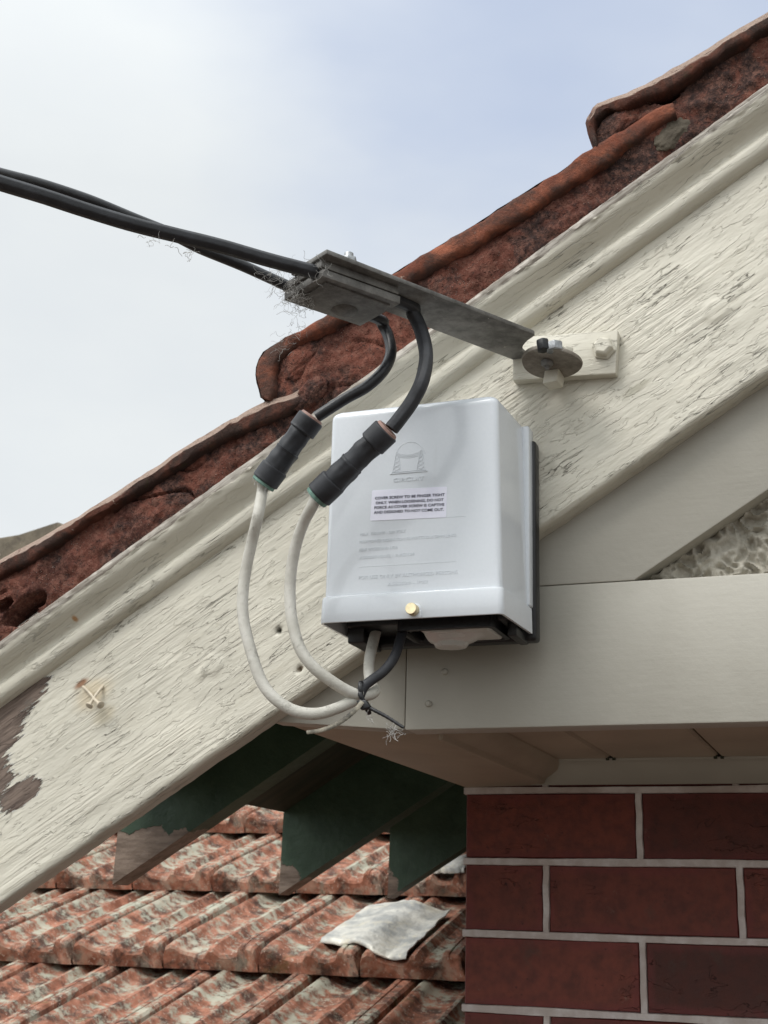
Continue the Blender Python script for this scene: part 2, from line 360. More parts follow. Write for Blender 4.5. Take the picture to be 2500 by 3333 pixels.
# brick wall: each brick modelled, painted pointing standing a hair proud
YW, XL = 1.72, -.531
z1 = at(1800, 2572, YW).z; pit = (z1 - at(1800, 3295, YW).z)/3
xo = at(2081, 2690, YW).x; xe = at(1778, 2920, YW).x; JT = .0072
def brick_wall():
    bm = bmesh.new(); uvl = bm.loops.layers.uv.new('UVMap'); tone = bm.faces.layers.float.new('tone'); bl = bm.faces.layers.float.new('blen')
    V, F = [], []; rr = random.Random(5); nrow = int((z1)/pit)+1; XR = 2.4
    def addb(x0, x1, z0, z1_):
        vs = []; b = .0022; d = .0016+rr.uniform(-.0004, .0006)
        for (x, z, y) in ((x0, z0, .004), (x1, z0, .004), (x1, z1_, .004), (x0, z1_, .004), (x0+b, z0+b, -d+.0015), (x1-b, z0+b, -d+.0015), (x1-b, z1_-b, -d+.0015), (x0+b, z1_-b, -d+.0015)):
            vs.append(bm.verts.new((x, YW+y, z)))
        t = rr.random()
        for q in ((4, 5, 6, 7), (0, 1, 5, 4), (1, 2, 6, 5), (2, 3, 7, 6), (3, 0, 4, 7)):
            f = bm.faces.new([vs[i] for i in q]); f[tone] = t; f[bl] = x1-x0
            for l in f.loops: l[uvl].uv = (l.vert.co.x-x0, l.vert.co.z-z0)
        # returning face on the side of the house
        if abs(x0-XL) < 1e-4:
            k = [bm.verts.new(c) for c in ((XL, YW+.004, z0), (XL, YW+3, z0), (XL, YW+3, z1_), (XL, YW+.004, z1_))]
            f = bm.faces.new(k); f[tone] = t; f[bl] = 3
            for l in f.loops: l[uvl].uv = (l.vert.co.y-YW, l.vert.co.z-z0)
    for r in range(-1, nrow):
        zt = z1 - r*pit; zb = zt-pit
        xs = xo if r % 2 == 0 else xe
        if r == -1: xs = xe
        j = xs-math.ceil((xs-XL)/.24)*.24; edges = []
        while j < XR:
            if j > XL+.03: edges.append(j)
            j += .24
        a = XL
        for e in edges+[XR]:
            addb(a, e-JT/2, zb+JT/2, zt-JT/2); a = e+JT/2
            if e < XR:
                jj = rr.uniform(-.0008, .0008)
                seg = [(e+jj*math.sin(k*2.1), zb+(zt-zb)*k/6) for k in range(7)]
                for (xa, za), (xb, zb2) in zip(seg, seg[1:]):
                    w1, w2 = JT*.5+.0006*mn.noise((xa*50, za*60, 1)), JT*.5+.0006*mn.noise((xb*50, zb2*60, 1))
                    yj = YW-.0022; n = len(V); V += [(xa-w1, yj, za), (xa+w1, yj, za), (xb+w2, yj, zb2), (xb-w2, yj, zb2), (xa-w1-.0008, YW+.003, za), (xa+w1+.0008, YW+.003, za), (xb+w2+.0008, YW+.003, zb2), (xb-w2-.0008, YW+.003, zb2)]
                    F += [(n, n+1, n+2, n+3), (n+4, n, n+3, n+7), (n+1, n+5, n+6, n+2)]
        # bed joint under this course, hand-struck
        n0 = len(V); K = 260
        for k in range(K+1):
            x = XL-.002+(XR-XL)*(k/K)**1.6; w = JT*.55+.0011*mn.noise((x*9, zb*7, 0))+.0004*mn.noise((x*90, zb*7, 0)); dz = .0012*mn.noise((x*4, zb*9, 4))
            for (yy, zz) in ((.004, -w-.001), (-.0032, -w), (-.0032, w), (.004, w+.001)): V.append((x, YW+yy, zb+dz+zz))
        for k in range(K):
            for c in range(3): a0 = n0+k*4+c; F.append((a0, a0+4, a0+5, a0+1))
        F.append((n0, n0+1, n0+2, n0+3))
    w = obj('brick_wall', bm, M_brick, house, smooth=False)
    obj('pointing', (V, F), M_joint, w, smooth=False)
    obj('wall_core', box(XL+.002, 2.4, YW+.0035, YW+.25, 0, H+.30), M_joint, w, smooth=False)
brick_wall()
# lintel beam, end board, return beam, soffit
zl0, zl1 = H+.1812, H+.3190
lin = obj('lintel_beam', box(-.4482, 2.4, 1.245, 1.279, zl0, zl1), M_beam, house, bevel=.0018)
for px, py in ((1448, 2187), (1395, 2291)):
    c = at(px, py, 1.245); obj('nail', lathe(c+Vector((0, .002, 0)), (0, -1, 0), [(0, .0036), (.0030, .0034), (.0045, .0022), (.0048, .0004)], 16), M_beam, lin)
a, b = at(880, 2349, 1.247), at(1319, 2376, 1.247)
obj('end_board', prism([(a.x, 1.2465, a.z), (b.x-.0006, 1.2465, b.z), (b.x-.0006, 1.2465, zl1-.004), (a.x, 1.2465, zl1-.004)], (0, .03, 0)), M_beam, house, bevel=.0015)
f0, f1, b0, b1 = at(913, 2352.5, 1.2495), at(1400, 2393, 1.262), at(1516, 2564, 1.718), at(1771, 2556, 1.718)
up = Vector((0, 0, .11))
fr = Vector((b.x, 1.2495, b.z+.001)); f1x = Vector((f1.x, 1.281, f1.z))
obj('return_beam', prism([Vector((f0.x, 1.277, f0.z+.0005)), Vector((f1.x, 1.281, zl0+.001)), b1, b0], up), M_soffit, house, bevel=.0012)
zc = H+.2047
planks = []
gx = [at(1990, 2466, 1.69).x, at(2341, 2462, 1.69).x]; gp = gx[1]-gx[0]
x = gx[0]-gp
while x < 2.3:
    g = .0012; planks.append(prism([(x+g, 1.28, zc+.003), (x+g+.003, 1.28, zc), (x+gp-g-.003, 1.28, zc), (x+gp-g, 1.28, zc+.003), (x+gp-g, 1.28, zc+.012), (x+g, 1.28, zc+.012)], (0, .42, 0))); x += gp
obj('soffit_boards', join(*planks), M_soffit, house, smooth=False)
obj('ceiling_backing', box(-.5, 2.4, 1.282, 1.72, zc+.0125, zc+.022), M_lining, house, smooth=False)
def scotia(n=8):
    P = [(1.7165, H+.1745), (1.709, H+.1745), (1.709, H+.177)] + [(1.709-.019*(1-math.cos(k/n*math.pi/2)), H+.177+.025*math.sin(k/n*math.pi/2)) for k in range(1, n+1)] + [(1.688, H+.2045), (1.7165, H+.2045)]
    return prism([(-.44, y, z) for y, z in P], (2.8, 0, 0))
obj('scotia', scotia(), M_beam, house, angle=25)
for k, gg in enumerate(gx):
    for s in (-1, 1):
        obj('board_gap', box(gg+s*.004-.002, gg+s*.004+.002, 1.684, 1.6875, zc-.003, zc+.001), M_lining, house, smooth=False)
sx0, sx1 = -.4255, -.399
P = [(sx0, H+.1755), (sx0+.004, H+.1758), (sx0+.006, H+.182), (sx0+.012, H+.186), (sx0+.022, H+.193), (sx1, H+.2015), (sx1+.001, H+.2045), (sx0, H+.2045)]
obj('side_trim', prism([(x, 1.2825, z) for x, z in P], (0, .425, 0)), M_soffit, house, bevel=.0008)
# raked board under the barge, roughcast panel and gable backing
def wp(u, v): return (u*cT-v*sT, H+u*sT+v*cT)
vlow, vhi = .3865, .53
def xz_at_z(v, z): # point of the line v=const at height z
    return ((z*cT-v)/sT, H+z)
A = xz_at_z(vhi, .3195); B = xz_at_z(vlow, .3195); C = wp(1.7, vlow); D = wp(1.7, vhi)
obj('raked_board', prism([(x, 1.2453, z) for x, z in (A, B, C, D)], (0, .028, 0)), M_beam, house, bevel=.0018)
def rough():
    nx, nz = 600, 250
    x0, z0, dx = -.27, H+.300, .0017
    def fn(i, j):
        x, z = x0+i*dx, z0+j*dx; p = Vector((x, z, 0))
        w = p+Vector((mn.noise(p*38), mn.noise(p*38+Vector((7, 3, 1))), 0))*.004
        r = 1-abs(mn.noise(w*88+Vector((0, 0, 3))))*3.4; r2 = 1-abs(mn.noise(w*170+Vector((0, 0, 9))))*2.2
        h = max(r, -.3)*.0075+max(r2, 0)*.0022+mn.noise(p*300)*.0009
        return (x, 1.2745-h, z)
    return gridmesh(nx, nz, fn)
gp_ = obj('roughcast_panel', rough(), M_stucco, house, angle=80)
T1 = wp(1.75, .52); T0 = wp(-.02, .52)
obj('gable_backing', prism([(-.43, 1.2752, H+.29), (2.4, 1.2752, H+.29), (2.4, 1.2752, T1[1]-.4), (T1[0], 1.2752, T1[1]), (A[0]+.02, 1.2752, A[1]+.01)], (0, .05, 0)), M_stucco, house, smooth=False)
# barge board with its moulding
def barge():
    us = list(np.arange(-.80, .46, .0034)); us = [-1.3, -1.15, -1.0, -.9] + us + [.55, .7, .9, 1.2, 1.75]
    prof = [(.025, .474), (.018, .474), (.011, .474), (.005, .4742), (.0022, .4752), (.0006, .4772)] + [(0, v) for v in np.arange(.4795, .716, .0026)] + [(.025, .716)]
    V = []
    for u in us:
        je = mn.noise((u*22, 3, 1))*.0012+mn.noise((u*90, 8, 1))*.0006
        for k, (y, v) in enumerate(prof):
            d = 0
            if k > 2 and k < len(prof)-1:
                gz = max(0, min(1, (mn.noise((u*4, v*11, 2))+.25)*2))
                d = mn.noise((u*9, v*210, 5))*.00055*gz + mn.noise((u*26, v*70, 7))*.0005 + mn.noise((u*3, v*6, 7))*.0010
                for (cu, cv, r) in LUMP:                              # overpainted filler patches
                    q = math.hypot(u-cu, (v-cv)*1.15)+mn.noise((u*90, v*90, 1))*.0025
                    if q < r: d -= .0016*min(1, (r-q)/.0016)
                for (cu, cv, r) in HOLE:
                    q = math.hypot(u-cu, v-cv)
                    if q < r: d += .007*(1-q/r)
            V.append((u, y+d, v+(je if k < 6 else 0)))
    n = len(prof); F = [(i*n+k, (i+1)*n+k, (i+1)*n+(k+1) % n, i*n+(k+1) % n) for i in range(len(us)-1) for k in range(n)]
    F += [tuple(range(n)), tuple(range((len(us)-1)*n, len(us)*n))]
    return V, F
def q3(px, py, r): u, v = uv(px, py); return (u, v, r)
LUMP = [q3(690, 2165, .0125), q3(655, 2195, .007), q3(2330, 1010, .014), q3(1880, 1375, .008), q3(1810, 1520, .007)]
HOLE = [q3(907, 2052, .0045), q3(975, 2176, .004)]
bb = obj('barge_board', barge(), M_board, house, RF, angle=60)
lab(bb, 'sloping cream barge board with cracked paint, bare timber at its lower end')
def moulding():
    K = 1.0
    pr = [(.0, .7335), (-.026, .7150), (-.0285, .7135), (-.029, .7085), (-.0275, .7060)]
    for k in range(9):                                     # ogee
        t = k/8; pr.append((-.0270+.0185*(t*t*(3-2*t)), .7045-.0225*t))
    pr += [(-.0095, .6805), (-.0120, .6785), (-.0126, .6745), (-.0118, .6690), (-.0100, .6660), (-.0050, .6630), (.0, .6615)]
    us = [-1.3, -1.1, -.95] + list(np.arange(-.84, .50, .0035)) + [.6, .8, 1.1, 1.75]; V = []
    for u in us:
        for k, (y, v) in enumerate(pr):
            if 1 <= k <= 4: w = .0018*mn.noise((u*35, k*.3, 1))+.0016*mn.noise((u*110, k*.7, 2)); y += w*.7; v += w
            elif k < len(pr)-1 and k: y += .0006*mn.noise((u*20, v*90, 3))+.0003*mn.noise((u*90, v*300, 3))
            V.append((u, y, v))
    n = len(pr); F = [(i*n+k, (i+1)*n+k, (i+1)*n+(k+1) % n, i*n+(k+1) % n) for i in range(len(us)-1) for k in range(n)]
    return V, F
def trim_mat():
    m = painted_wood('moulding_paint', crack=.6)
    x, y, z = m.sep(m.co()); b = m.b.inputs['Base Color'].links[0].from_socket
    # the very top arris has lost its paint in strips
    e = m.math('ADD', m.step(z, .7025, .7090), m.math('MULTIPLY', m.math('SUBTRACT', m.noise(1, 5, .7, m.co((24, 60, 200))), .5), 1.6))
    w = m.mix(m.step(m.noise(1, 4, .6, m.co((20, 60, 300))), .35, .65), (.20, .165, .135), (.46, .42, .37))
    c = m.mix(m.step(e, .62, .70, 0, .85), b, w)
    d = m.step(m.noise(34, 5, .7), .62, .70); e2 = m.math('MULTIPLY', m.step(z, .700, .712), d); c = m.mix(m.math('MULTIPLY', e2, .8), c, (.05, .045, .03))
    g = m.math('ADD', m.math('MULTIPLY', m.step(x, -.775, -.735, 1, 0), 1.), m.math('MULTIPLY', m.math('SUBTRACT', m.noise(45, 4, .6), .5), 1.5))
    c = m.mix(m.math('MULTIPLY', m.step(g, .75, .85), m.step(z, .664, .69, 1, .2)), c, (.06, .06, .05))
    rs = m.math('SQRT', m.math('ADD', m.math('POWER', m.math('SUBTRACT', x, RU[0]), 2.), m.math('POWER', m.math('SUBTRACT', z, RU[1]), 2.)))
    c = m.mix(m.step(m.math('ADD', rs, m.math('MULTIPLY', m.noise(200, 3), .003)), .0025, .006, .9, 0), c, (.40, .20, .07))
    m.col(c); return m.m
RU = uv(235, 2010, 1.20)
obj('moulding', moulding(), trim_mat(), bb, RF, angle=50)
M_nail = simple('painted_rusty_nail', (.56, .49, .38), .5, sc=120, var=.15, bump=.0006)
def nail(p0, p1, out, headend=1):
    a, b = at(*p0, 1.222), at(*p1, 1.205)
    pts = [a, a.lerp(b, .4)+Vector((.0008, -.002, .0006)), a.lerp(b, .75)+Vector((-.0003, -.001, 0)), b]
    g = join(tube(spline(pts, 4), .0016, 10, rough=.1), lathe(b+(a-b).normalized()*.001, (b-a), [(0, .0022), (.0008, .0040), (.0024, .0042), (.0034, .0024)], 14))
    obj('nail', g, M_nail, bb)
nail((268, 2232), (326, 2293), 0); nail((340, 2228), (292, 2295), 0)
# rafters under the eave, seen end-on beyond the barge
def rafter(tail, Y, bare):
    t = at(*tail, Y); h = .142; x1 = .9; sl_ = math.tan(TH)
    P = [(t.x, t.z), (x1, t.z+(x1-t.x)*sl_), (x1, t.z+(x1-t.x)*sl_+h), (t.x+.002, t.z+h)]
    bm = bmesh.new(); N = 60; lay = None
    rows = []
    for i in range(N+1):
        f = (i/N)**2.2; x = t.x+(x1-t.x)*f
        rows.append([(x+.002*k/4, t.z+(x-t.x)*sl_+h*k/4) for k in range(5)])
    ring = [(0, 0), (0, 1), (0, 2), (0, 3), (0, 4), (1, 4), (1, 3), (1, 2), (1, 1), (1, 0)]
    vs = []
    for r in rows: vs.append([bm.verts.new((r[k][0], Y+(.042 if s else 0)+.0006*mn.noise((r[k][0]*30, r[k][1]*30, s)), r[k][1])) for s, k in ring])
    n = len(ring)
    for i in range(N):
        for k in range(n): bm.faces.new((vs[i][k], vs[i][(k+1) % n], vs[i+1][(k+1) % n], vs[i+1][k]))
    bm.faces.new(vs[0]); bm.faces.new(vs[-1][::-1])
    bmesh.ops.recalc_face_normals(bm, faces=bm.faces)
    lay = bm.verts.layers.float.new('bare')
    for v in bm.verts:
        d = (v.co.x-t.x); zz = (v.co.z-(t.z+d*sl_))/h
        v[lay] = max(0, min(1, .5+(bare*(1.9-3.4*zz)-d*.9)/.06)) if bare > 0 else 0
    o = obj('rafter', bm, M_green, house, smooth=False); return o
lab(rafter((366, 2879), 1.71, .060), 'green rafter with bare timber at its tail')
rafter((907, 2913), 2.17, .025); rafter((1261, 2924), 2.63, .015)
VR = .6835
def rb(u, v, y): return (u, y-1.22, v)
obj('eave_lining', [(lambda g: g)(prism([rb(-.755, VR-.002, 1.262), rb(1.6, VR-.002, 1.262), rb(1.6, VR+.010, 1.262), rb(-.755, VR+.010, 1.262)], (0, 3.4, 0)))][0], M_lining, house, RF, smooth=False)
def main_roof():
    parts = []; g = .40
    for k in range(-1, 7):
        u0 = -.775+(k+1)*g*.86
        def fn(i, j, u0=u0):
            y = 1.43+i*.0256; ph = (y/.23) % 1; h = .020*max(0, math.cos(ph*2*math.pi))**.6 + .008*max(0, math.cos((ph-.5)*2*math.pi))
            return (u0+j*g/6, y-1.22, .716+h+.026*(1-j/6))
        V, F = gridmesh(124, 7, fn); n = len(V); V += [(x, y, z-.02) for x, y, z in V]; F += [(a+n, d+n, c+n, b+n) for a, b, c, d in F]
        F += [(i*7, (i+1)*7, (i+1)*7+n, i*7+n) for i in range(123)]
        parts.append((V, F))
    return join(*parts)
obj('main_roof', main_roof(), M_tile, house, RF)
# verge tiles and their bedding mortar
YT = 1.186
def line(pts, Y=YT, n=5): return [Vector((u, Y-1.22, v)) for u, v in [uv(a, b, Y) for a, b in pts]]
def verge(outer, inner, lip=.0, closed_nose=True, ext=None):
    """outline of one verge tile traced on its own side plane, with real thickness and the tile body behind"""
    O, I_ = line(outer), line(inner)
    O = spline(O, 5); I_ = spline(I_, 5)
    def jit(p, k): return p+Vector((mn.noise(p*60)*.0018+mn.noise(p*190)*.0012, 0, mn.noise(p*60+Vector((9, k, 0)))*.0022+mn.noise(p*170)*.0013))
    O = [jit(p-Vector((0, 0, lip)), 1) for p in O]; I_ = [jit(p, 2) for p in I_]
    n = 60
    def res(L):
        d = [0]
        for a, b in zip(L, L[1:]): d.append(d[-1]+(b-a).length)
        out = []
        for k in range(n+1):
            s = d[-1]*k/n; i = max(j for j in range(len(d)) if d[j] <= s+1e-9); i = min(i, len(L)-2)
            t = (s-d[i])/max(1e-9, d[i+1]-d[i]); out.append(L[i].lerp(L[i+1], min(1, t)))
        return out
    O, I_ = res(O), res(I_)
    V, F = [], []; m = 14
    for k in range(n+1):
        c = (O[k]+I_[k])/2; h = (O[k]-I_[k])/2
        for j in range(m):
            a = 2*math.pi*j/m; s, co = math.sin(a), math.cos(a)
            sq = lambda x: math.copysign(abs(x)**.5, x)
            p = c+h*sq(co)+Vector((0, sq(s)*.012+.012, 0)); q = p*1.
            p += Vector((0, mn.noise(q*55)*.003+mn.noise(q*160)*.0018, 0)); p.z += mn.noise(q*90+Vector((4, 4, 4)))*.0016
            V.append(tuple(p))
    for k in range(n):
        for j in range(m): F.append((k*m+j, k*m+(j+1) % m, (k+1)*m+(j+1) % m, (k+1)*m+j))
    F += [tuple(range(m)), tuple(range(n*m, (n+1)*m))]
    # body: starts a little behind, top surface slightly crowned
    V2 = []; ys = [0, .005, .02, .05, .10, .17, .235]; hs = [0, 0, .002, .003, .001, .008, .002]
    kk = list(range(0, n+1))
    for k in kk:
        o = O[k]
        for y, hh in zip(ys, hs): V2.append((o.x, o.y+.003+y, o.z+(lip*1.15 if y else -.001)+hh*.4+.0012*mn.noise((o.x*60, y*60, 1))))
    w = len(ys); F2 = [(i*w+j, (i+1)*w+j, (i+1)*w+j+1, i*w+j+1) for i in range(len(kk)-1) for j in range(w-1)]
    nn = len(V2); V2 += [(x, y+.005, z-.006) for x, y, z in V2]; F2 += [(a+nn, d+nn, c+nn, b+nn) for a, b, c, d in F2]
    F2 += [(j, j+1, j+1+nn, j+nn) for j in range(w-1)]
    return join((V, F), (V2, F2))
T1o = [(-260, 1960), (0, 1812), (300, 1640), (560, 1470), (700, 1382), (782, 1338), (850, 1303), (930, 1278), (985, 1250)]
T1i = [(-260, 2035), (0, 1870), (80, 1834), (292, 1691), (530, 1545), (729, 1425), (895, 1356), (960, 1318), (1000, 1288)]
T2o = [(862, 1302), (845, 1290), (827, 1223), (831, 1173), (869, 1122), (928, 1095), (1038, 1033), (1265, 892), (1578, 700), (1700, 622), (1820, 549), (1902, 490), (1960, 455), (2040, 405), (2120, 352), (2190, 325)]
T2i = [(874, 1302), (888, 1262), (888, 1206), (900, 1173), (950, 1128), (1012, 1088), (1071, 1063), (1375, 888), (1544, 793), (1687, 704), (1800, 632), (1941, 542), (2030, 480), (2110, 422), (2150, 395), (2200, 372)]
T3o = [(1931, 470), (1920, 455), (1907, 415), (1905, 376), (1927, 333), (1970, 312), (2037, 292), (2182, 215), (2327, 128), (2500, 24), (2700, -105), (2900, -230)]
T3i = [(1945, 465), (1938, 440), (1932, 410), (1945, 380), (1980, 355), (2040, 345), (2105, 318), (2211, 272), (2330, 190), (2500, 88), (2700, -40), (2900, -165)]
vt = [obj('verge_tile', verge(o_, i_, lp), mt, house, RF, angle=50) for o_, i_, lp, mt in ((T1o, T1i, .006, M_verge), (T2o, T2i, 0, M_verge2), (T3o, T3i, .006, M_verge))]
def top_line():
    pts = T1o[:6]+[(835, 1275), (850, 1180), (880, 1130)]+T2o[5:12]+[(1915, 455), (1925, 380), (1950, 335)]+T3o[6:]
    L = sorted([uv(a, b, YT) for a, b in pts]); L += [(1.75, L[-1][1])]; L = [(-1.3, L[0][1])]+L
    return np.array([l[0] for l in L]), np.array([l[1] for l in L])
TU, TV = top_line()
VOID = [q_(2170, 345, .016, .012), q_(2140, 358, .010, .009), q_(2195, 335, .010, .009), q_(1060, 1098, .012, .009), q_(1000, 1105, .006, .004), q_(885, 1400, .010, .004), q_(950, 1350, .012, .004), q_(115, 2005, .026, .011), q_(60, 1985, .012, .006), q_(300, 1700, .005, .006), q_(80, 1845, .004, .004)]
def mortar():
    us = list(np.arange(-.86, .48, .0026)); us = [-1.3, -1.1, -.95]+us+[.6, .9, 1.3, 1.75]; nv = 34; V = []
    for u in us:
        top = float(np.interp(u, TU, TV))-.008; lo = .7085+.0015*mn.noise((u*40, 0, 1))
        for j in range(nv):
            v = lo+(top-lo)*j/(nv-1)
            p = Vector((u, v, 0)); big = mn.noise(p*14); y = -.020-.0045*big-.0042*mn.noise(p*45)-.0026*mn.noise(p*120)-.0013*mn.noise(p*300)
            y -= .004*math.sin(math.pi*j/(nv-1))
            r = abs(mn.noise(p*17+Vector((3, 3, 3)))); y += .012*max(0, 1-r/.03)*max(0, mn.noise(p*9)+.2)     # cracks
            for cu, cv, ru, rv in VOID:
                q = math.hypot((u-cu)/ru, (v-cv)/rv)+mn.noise(p*70)*.45
                if q < 1: y = max(y, -.02+.07*min(1, (1-q)*4))
            V.append((u, y, v))
    F = [(i*nv+j, (i+1)*nv+j, (i+1)*nv+j+1, i*nv+j+1) for i in range(len(us)-1) for j in range(nv-1)]
    return V, F
obj('bedding_mortar', mortar(), M_mortar, house, RF, angle=80)
obj('bedding_core', prism([(-1.3, .052, .70), (1.75, .052, .70), (1.75, .052, .745), (-1.3, .052, .745)], (0, .1, 0)), M_mortar, house, RF, smooth=False)
def lump(px, py, ru, rv, ry, seed, Y=1.196, rot=0):
    u, v = uv(px, py, Y); bm = bmesh.new(); bmesh.ops.create_icosphere(bm, subdivisions=5, radius=1)
    for w in bm.verts:
        p = w.co.copy(); s = Vector((math.copysign(abs(p.x)**.8, p.x), p.y, math.copysign(abs(p.z)**.8, p.z)))
        q = s*(1+.16*mn.noise(p*1.6+Vector((seed, 0, 0)))+.09*mn.noise(p*5+Vector((seed, 0, 0)))+.04*mn.noise(p*14))
        a, b = q.x*ru, q.z*rv; w.co = Vector((u+a*math.cos(rot)-b*math.sin(rot), Y-1.22+q.y*ry, v+a*math.sin(rot)+b*math.cos(rot)))
    return bm
obj('mortar_lump', lump(972, 1185, .030, .0185, .014, 1, Y=1.205, rot=.25), M_mortar, house, RF, angle=80)
obj('mortar_lump', lump(1012, 1285, .022, .012, .012, 4, 1.198, rot=.25), M_mortar, house, RF, angle=80)
obj('mortar_lump', lump(2010, 425, .030, .017, .014, 8, 1.204, rot=.1), M_mortar, house, RF, angle=80)
M_grey = terracotta('grey_lichen_mortar', lich=.25, dark=.3, base=((.10, .085, .065), (.22, .19, .14)), bump=.003)
lab(obj('mortar_lump', lump(2195, 442, .027, .0155, .010, 12, 1.203, rot=.15), M_grey, house, RF, angle=80), 'grey lichened lump of mortar')
# ------------------------------------------------------------------ lower tiled roof behind
PIT = rad(22.5); P0 = at(900, 3182, 2.75); TW = .231; GA = .45; TL = .52
RO = Matrix.Translation(Vector((0, P0.y, P0.z-.022))) @ Matrix.Rotation(PIT, 4, 'X'); ROi = RO.inverted()
xb = at(551, 3182, 2.75).x
def roofloc(px, py, h=.0):
    n = RO.to_3x3() @ Vector((0, 0, 1)); o = RO.translation + n*h; d = ray(px, py)
    return ROi @ (CH + d*((o-CH).dot(n)/d.dot(n)))
PT = [0, .012, .035, .075, .12, .16, .22, .30, .38, .44, .475, .50, .54, .565, .60, .66, .72, .755, .775, .80, .845, .853, .862, .870, .945, .97, .985, 1]
PH = [-.012, .010, .026, .031, .026, .014, .006, .002, .003, .008, .018, .026, .026, .018, .008, .003, .004, .010, .024, .031, .031, .027, .027, .032, .032, .026, .006, -.012]
def prof_h(t): return float(np.interp(t, PT, PH))
def tile_geo(seed=0):
    ts = sorted(set(PT + [.09, .14, .19, .26, .34, .41, .63, .69, .90])); ny = 16; V = []; n = len(ts)
    for j in range(ny+1):
        y = TL*j/ny if j else 0
        for t in ts:
            h = prof_h(t); nose = max(0, 1-y/.05)
            yy = y-.010*math.cos(t*4*math.pi)*nose*.9; p = Vector((t*TW, yy, seed*3.))
            V.append((t*TW*.985, yy, h*.85+.068*(1-y/TL)-.004*nose*nose+.0010*mn.noise(p*30)+.0005*mn.noise(p*110)))
    F = [(i*n+k, i*n+k+1, (i+1)*n+k+1, (i+1)*n+k) for i in range(ny) for k in range(n-1)]
    b = len(V)
    for k in range(n):
        x, y, z = V[k]; V.append((x, y-.005, z-.006)); V.append((x, y-.004, .036+.004*math.cos(x/TW*12.6))); V.append((x, y+.06, .030))
    for k in range(n-1):
        F += [(k+1, k, b+3*k, b+3*k+3), (b+3*k+3, b+3*k, b+3*k+1, b+3*k+4), (b+3*k+4, b+3*k+1, b+3*k+2, b+3*k+5)]
    return V, F
lower = thing('tiled_roof', RO.translation+Vector((-1.3, 0, -.1)), 'lichen spotted terracotta tiled roof seen below the eaves beside the brick wall', 'roof')
srcs = []
for s in range(4):
    srcs.append(None)
cnt = 0
for r in range(-2, 5):
    for c in range(-5, 5):
        x = xb+c*TW+(0 if r % 2 == 0 else -TW*.47)
        if x > XL-.02 or x+TW < -2.45+r*-.02 or cnt > 99: continue
        if x+TW > XL-.004: continue
        s = rng.integers(0, 4); fr_ = RO @ Matrix.Translation((x, r*GA, 0)) @ Matrix.Rotation(rad(rng.uniform(-.6, .6)), 4, 'Z') @ Matrix.Rotation(rad(rng.uniform(-.5, .5)), 4, 'X')
        if srcs[s] is None:
            srcs[s] = obj('roof_tile', tile_geo(int(s)), M_tile, lower, fr_, angle=27)
        else:
            o = srcs[s].copy(); sc.collection.objects.link(o); o.matrix_basis = W[lower.name].inverted() @ fr_; W[o.name] = fr_
        cnt += 1
obj('roof_deck', [p for p in [box(-2.5, XL-.004, -2*GA+.05, 5*GA, -.09, -.035)]][0], M_lining, lower, RO, smooth=False)
z_e = (RO @ Vector((0, -2*GA+.06, -.09))); obj('wall', box(-2.45, XL-.01, z_e.y+.02, z_e.y+.2, 0, z_e.z+.0), M_brick, lower, smooth=False)
# dented metal patches on the lower roof
def metal():
    m = M('oxidised_lead', .5, .5, .35); k = m.noise(14, 6, .65)
    c = m.mix(m.step(k, .35, .68), (.34, .34, .32), (.68, .65, .57)); c = m.mix(m.step(m.noise(22, 5, .7), .52, .66, 0, .7), c, (.60, .55, .43)); c = m.mix(m.step(m.noise(40, 6, .75), .60, .70, 0, .7), c, (.20, .20, .19))
    m.col(c); m.bump(m.noise(45, 5, .6), .004); m.bump(m.noise(200, 4, .6), .001); return m.m
M_lead = metal()
def sheet(c4, label, seed, lipdrop=.02):
    bl, br, tl, tr = [roofloc(*p, .066) for p in c4]; nu, nv = 44, 34
    def fn(i, j):
        a, b = i/(nu-1), j/(nv-1); p = (bl.lerp(br, a)).lerp(tl.lerp(tr, a), b)
        p.x += .006*mn.noise((a*4, b*4, seed))+.004*mn.noise((a*2, b*9, seed+4)); p.y += .010*mn.noise((a*7, 0 if b < .5 else 3, seed+2))
        row = round((bl.y+.03)/GA-.35); t = ((p.x-xb+(0 if row % 2 == 0 else TW*.47))/TW) % 1; fy = p.y-row*GA
        h = .004+.010*math.cos((t-.85)*2*math.pi)+.004*math.cos((t-.5)*4*math.pi)+.068*(1-fy/TL)+.026+.004*mn.noise((p.x*22, p.y*22, seed))+.002*mn.noise((p.x*60, p.y*60, seed))
        if fy < .0: h -= .0
        if j == 0: h -= lipdrop*.4
        return (p.x, p.y, h)
    V, F = gridmesh(nu, nv, fn); n = len(V); V += [(x, y, z-.003) for x, y, z in V]; F += [(a+n, d+n, c+n, b+n) for a, b, c, d in F]
    ed = [(i*nv, (i+1)*nv) for i in range(nu-1)]+[(i*nv+nv-1, (i+1)*nv+nv-1) for i in range(nu-1)]+[(j, j+1) for j in range(nv-1)]+[((nu-1)*nv+j, (nu-1)*nv+j+1) for j in range(nv-1)]
    F += [(a, b, b+n, a+n) for a, b in ed]
    o = obj('metal_patch', (V, F), M_lead, None, RO, angle=60); tag(o, label, 'metal sheet')
sheet(((1045, 3092), (1325, 3150), (1200, 2925), (1462, 2925)), 'large dented pale grey metal sheet patched over the lower roof tiles', 1.)
sheet(((1400, 2868), (1515, 2885), (1440, 2800), (1540, 2800)), 'small pale metal sheet on the lower roof against the brick wall', 5.)
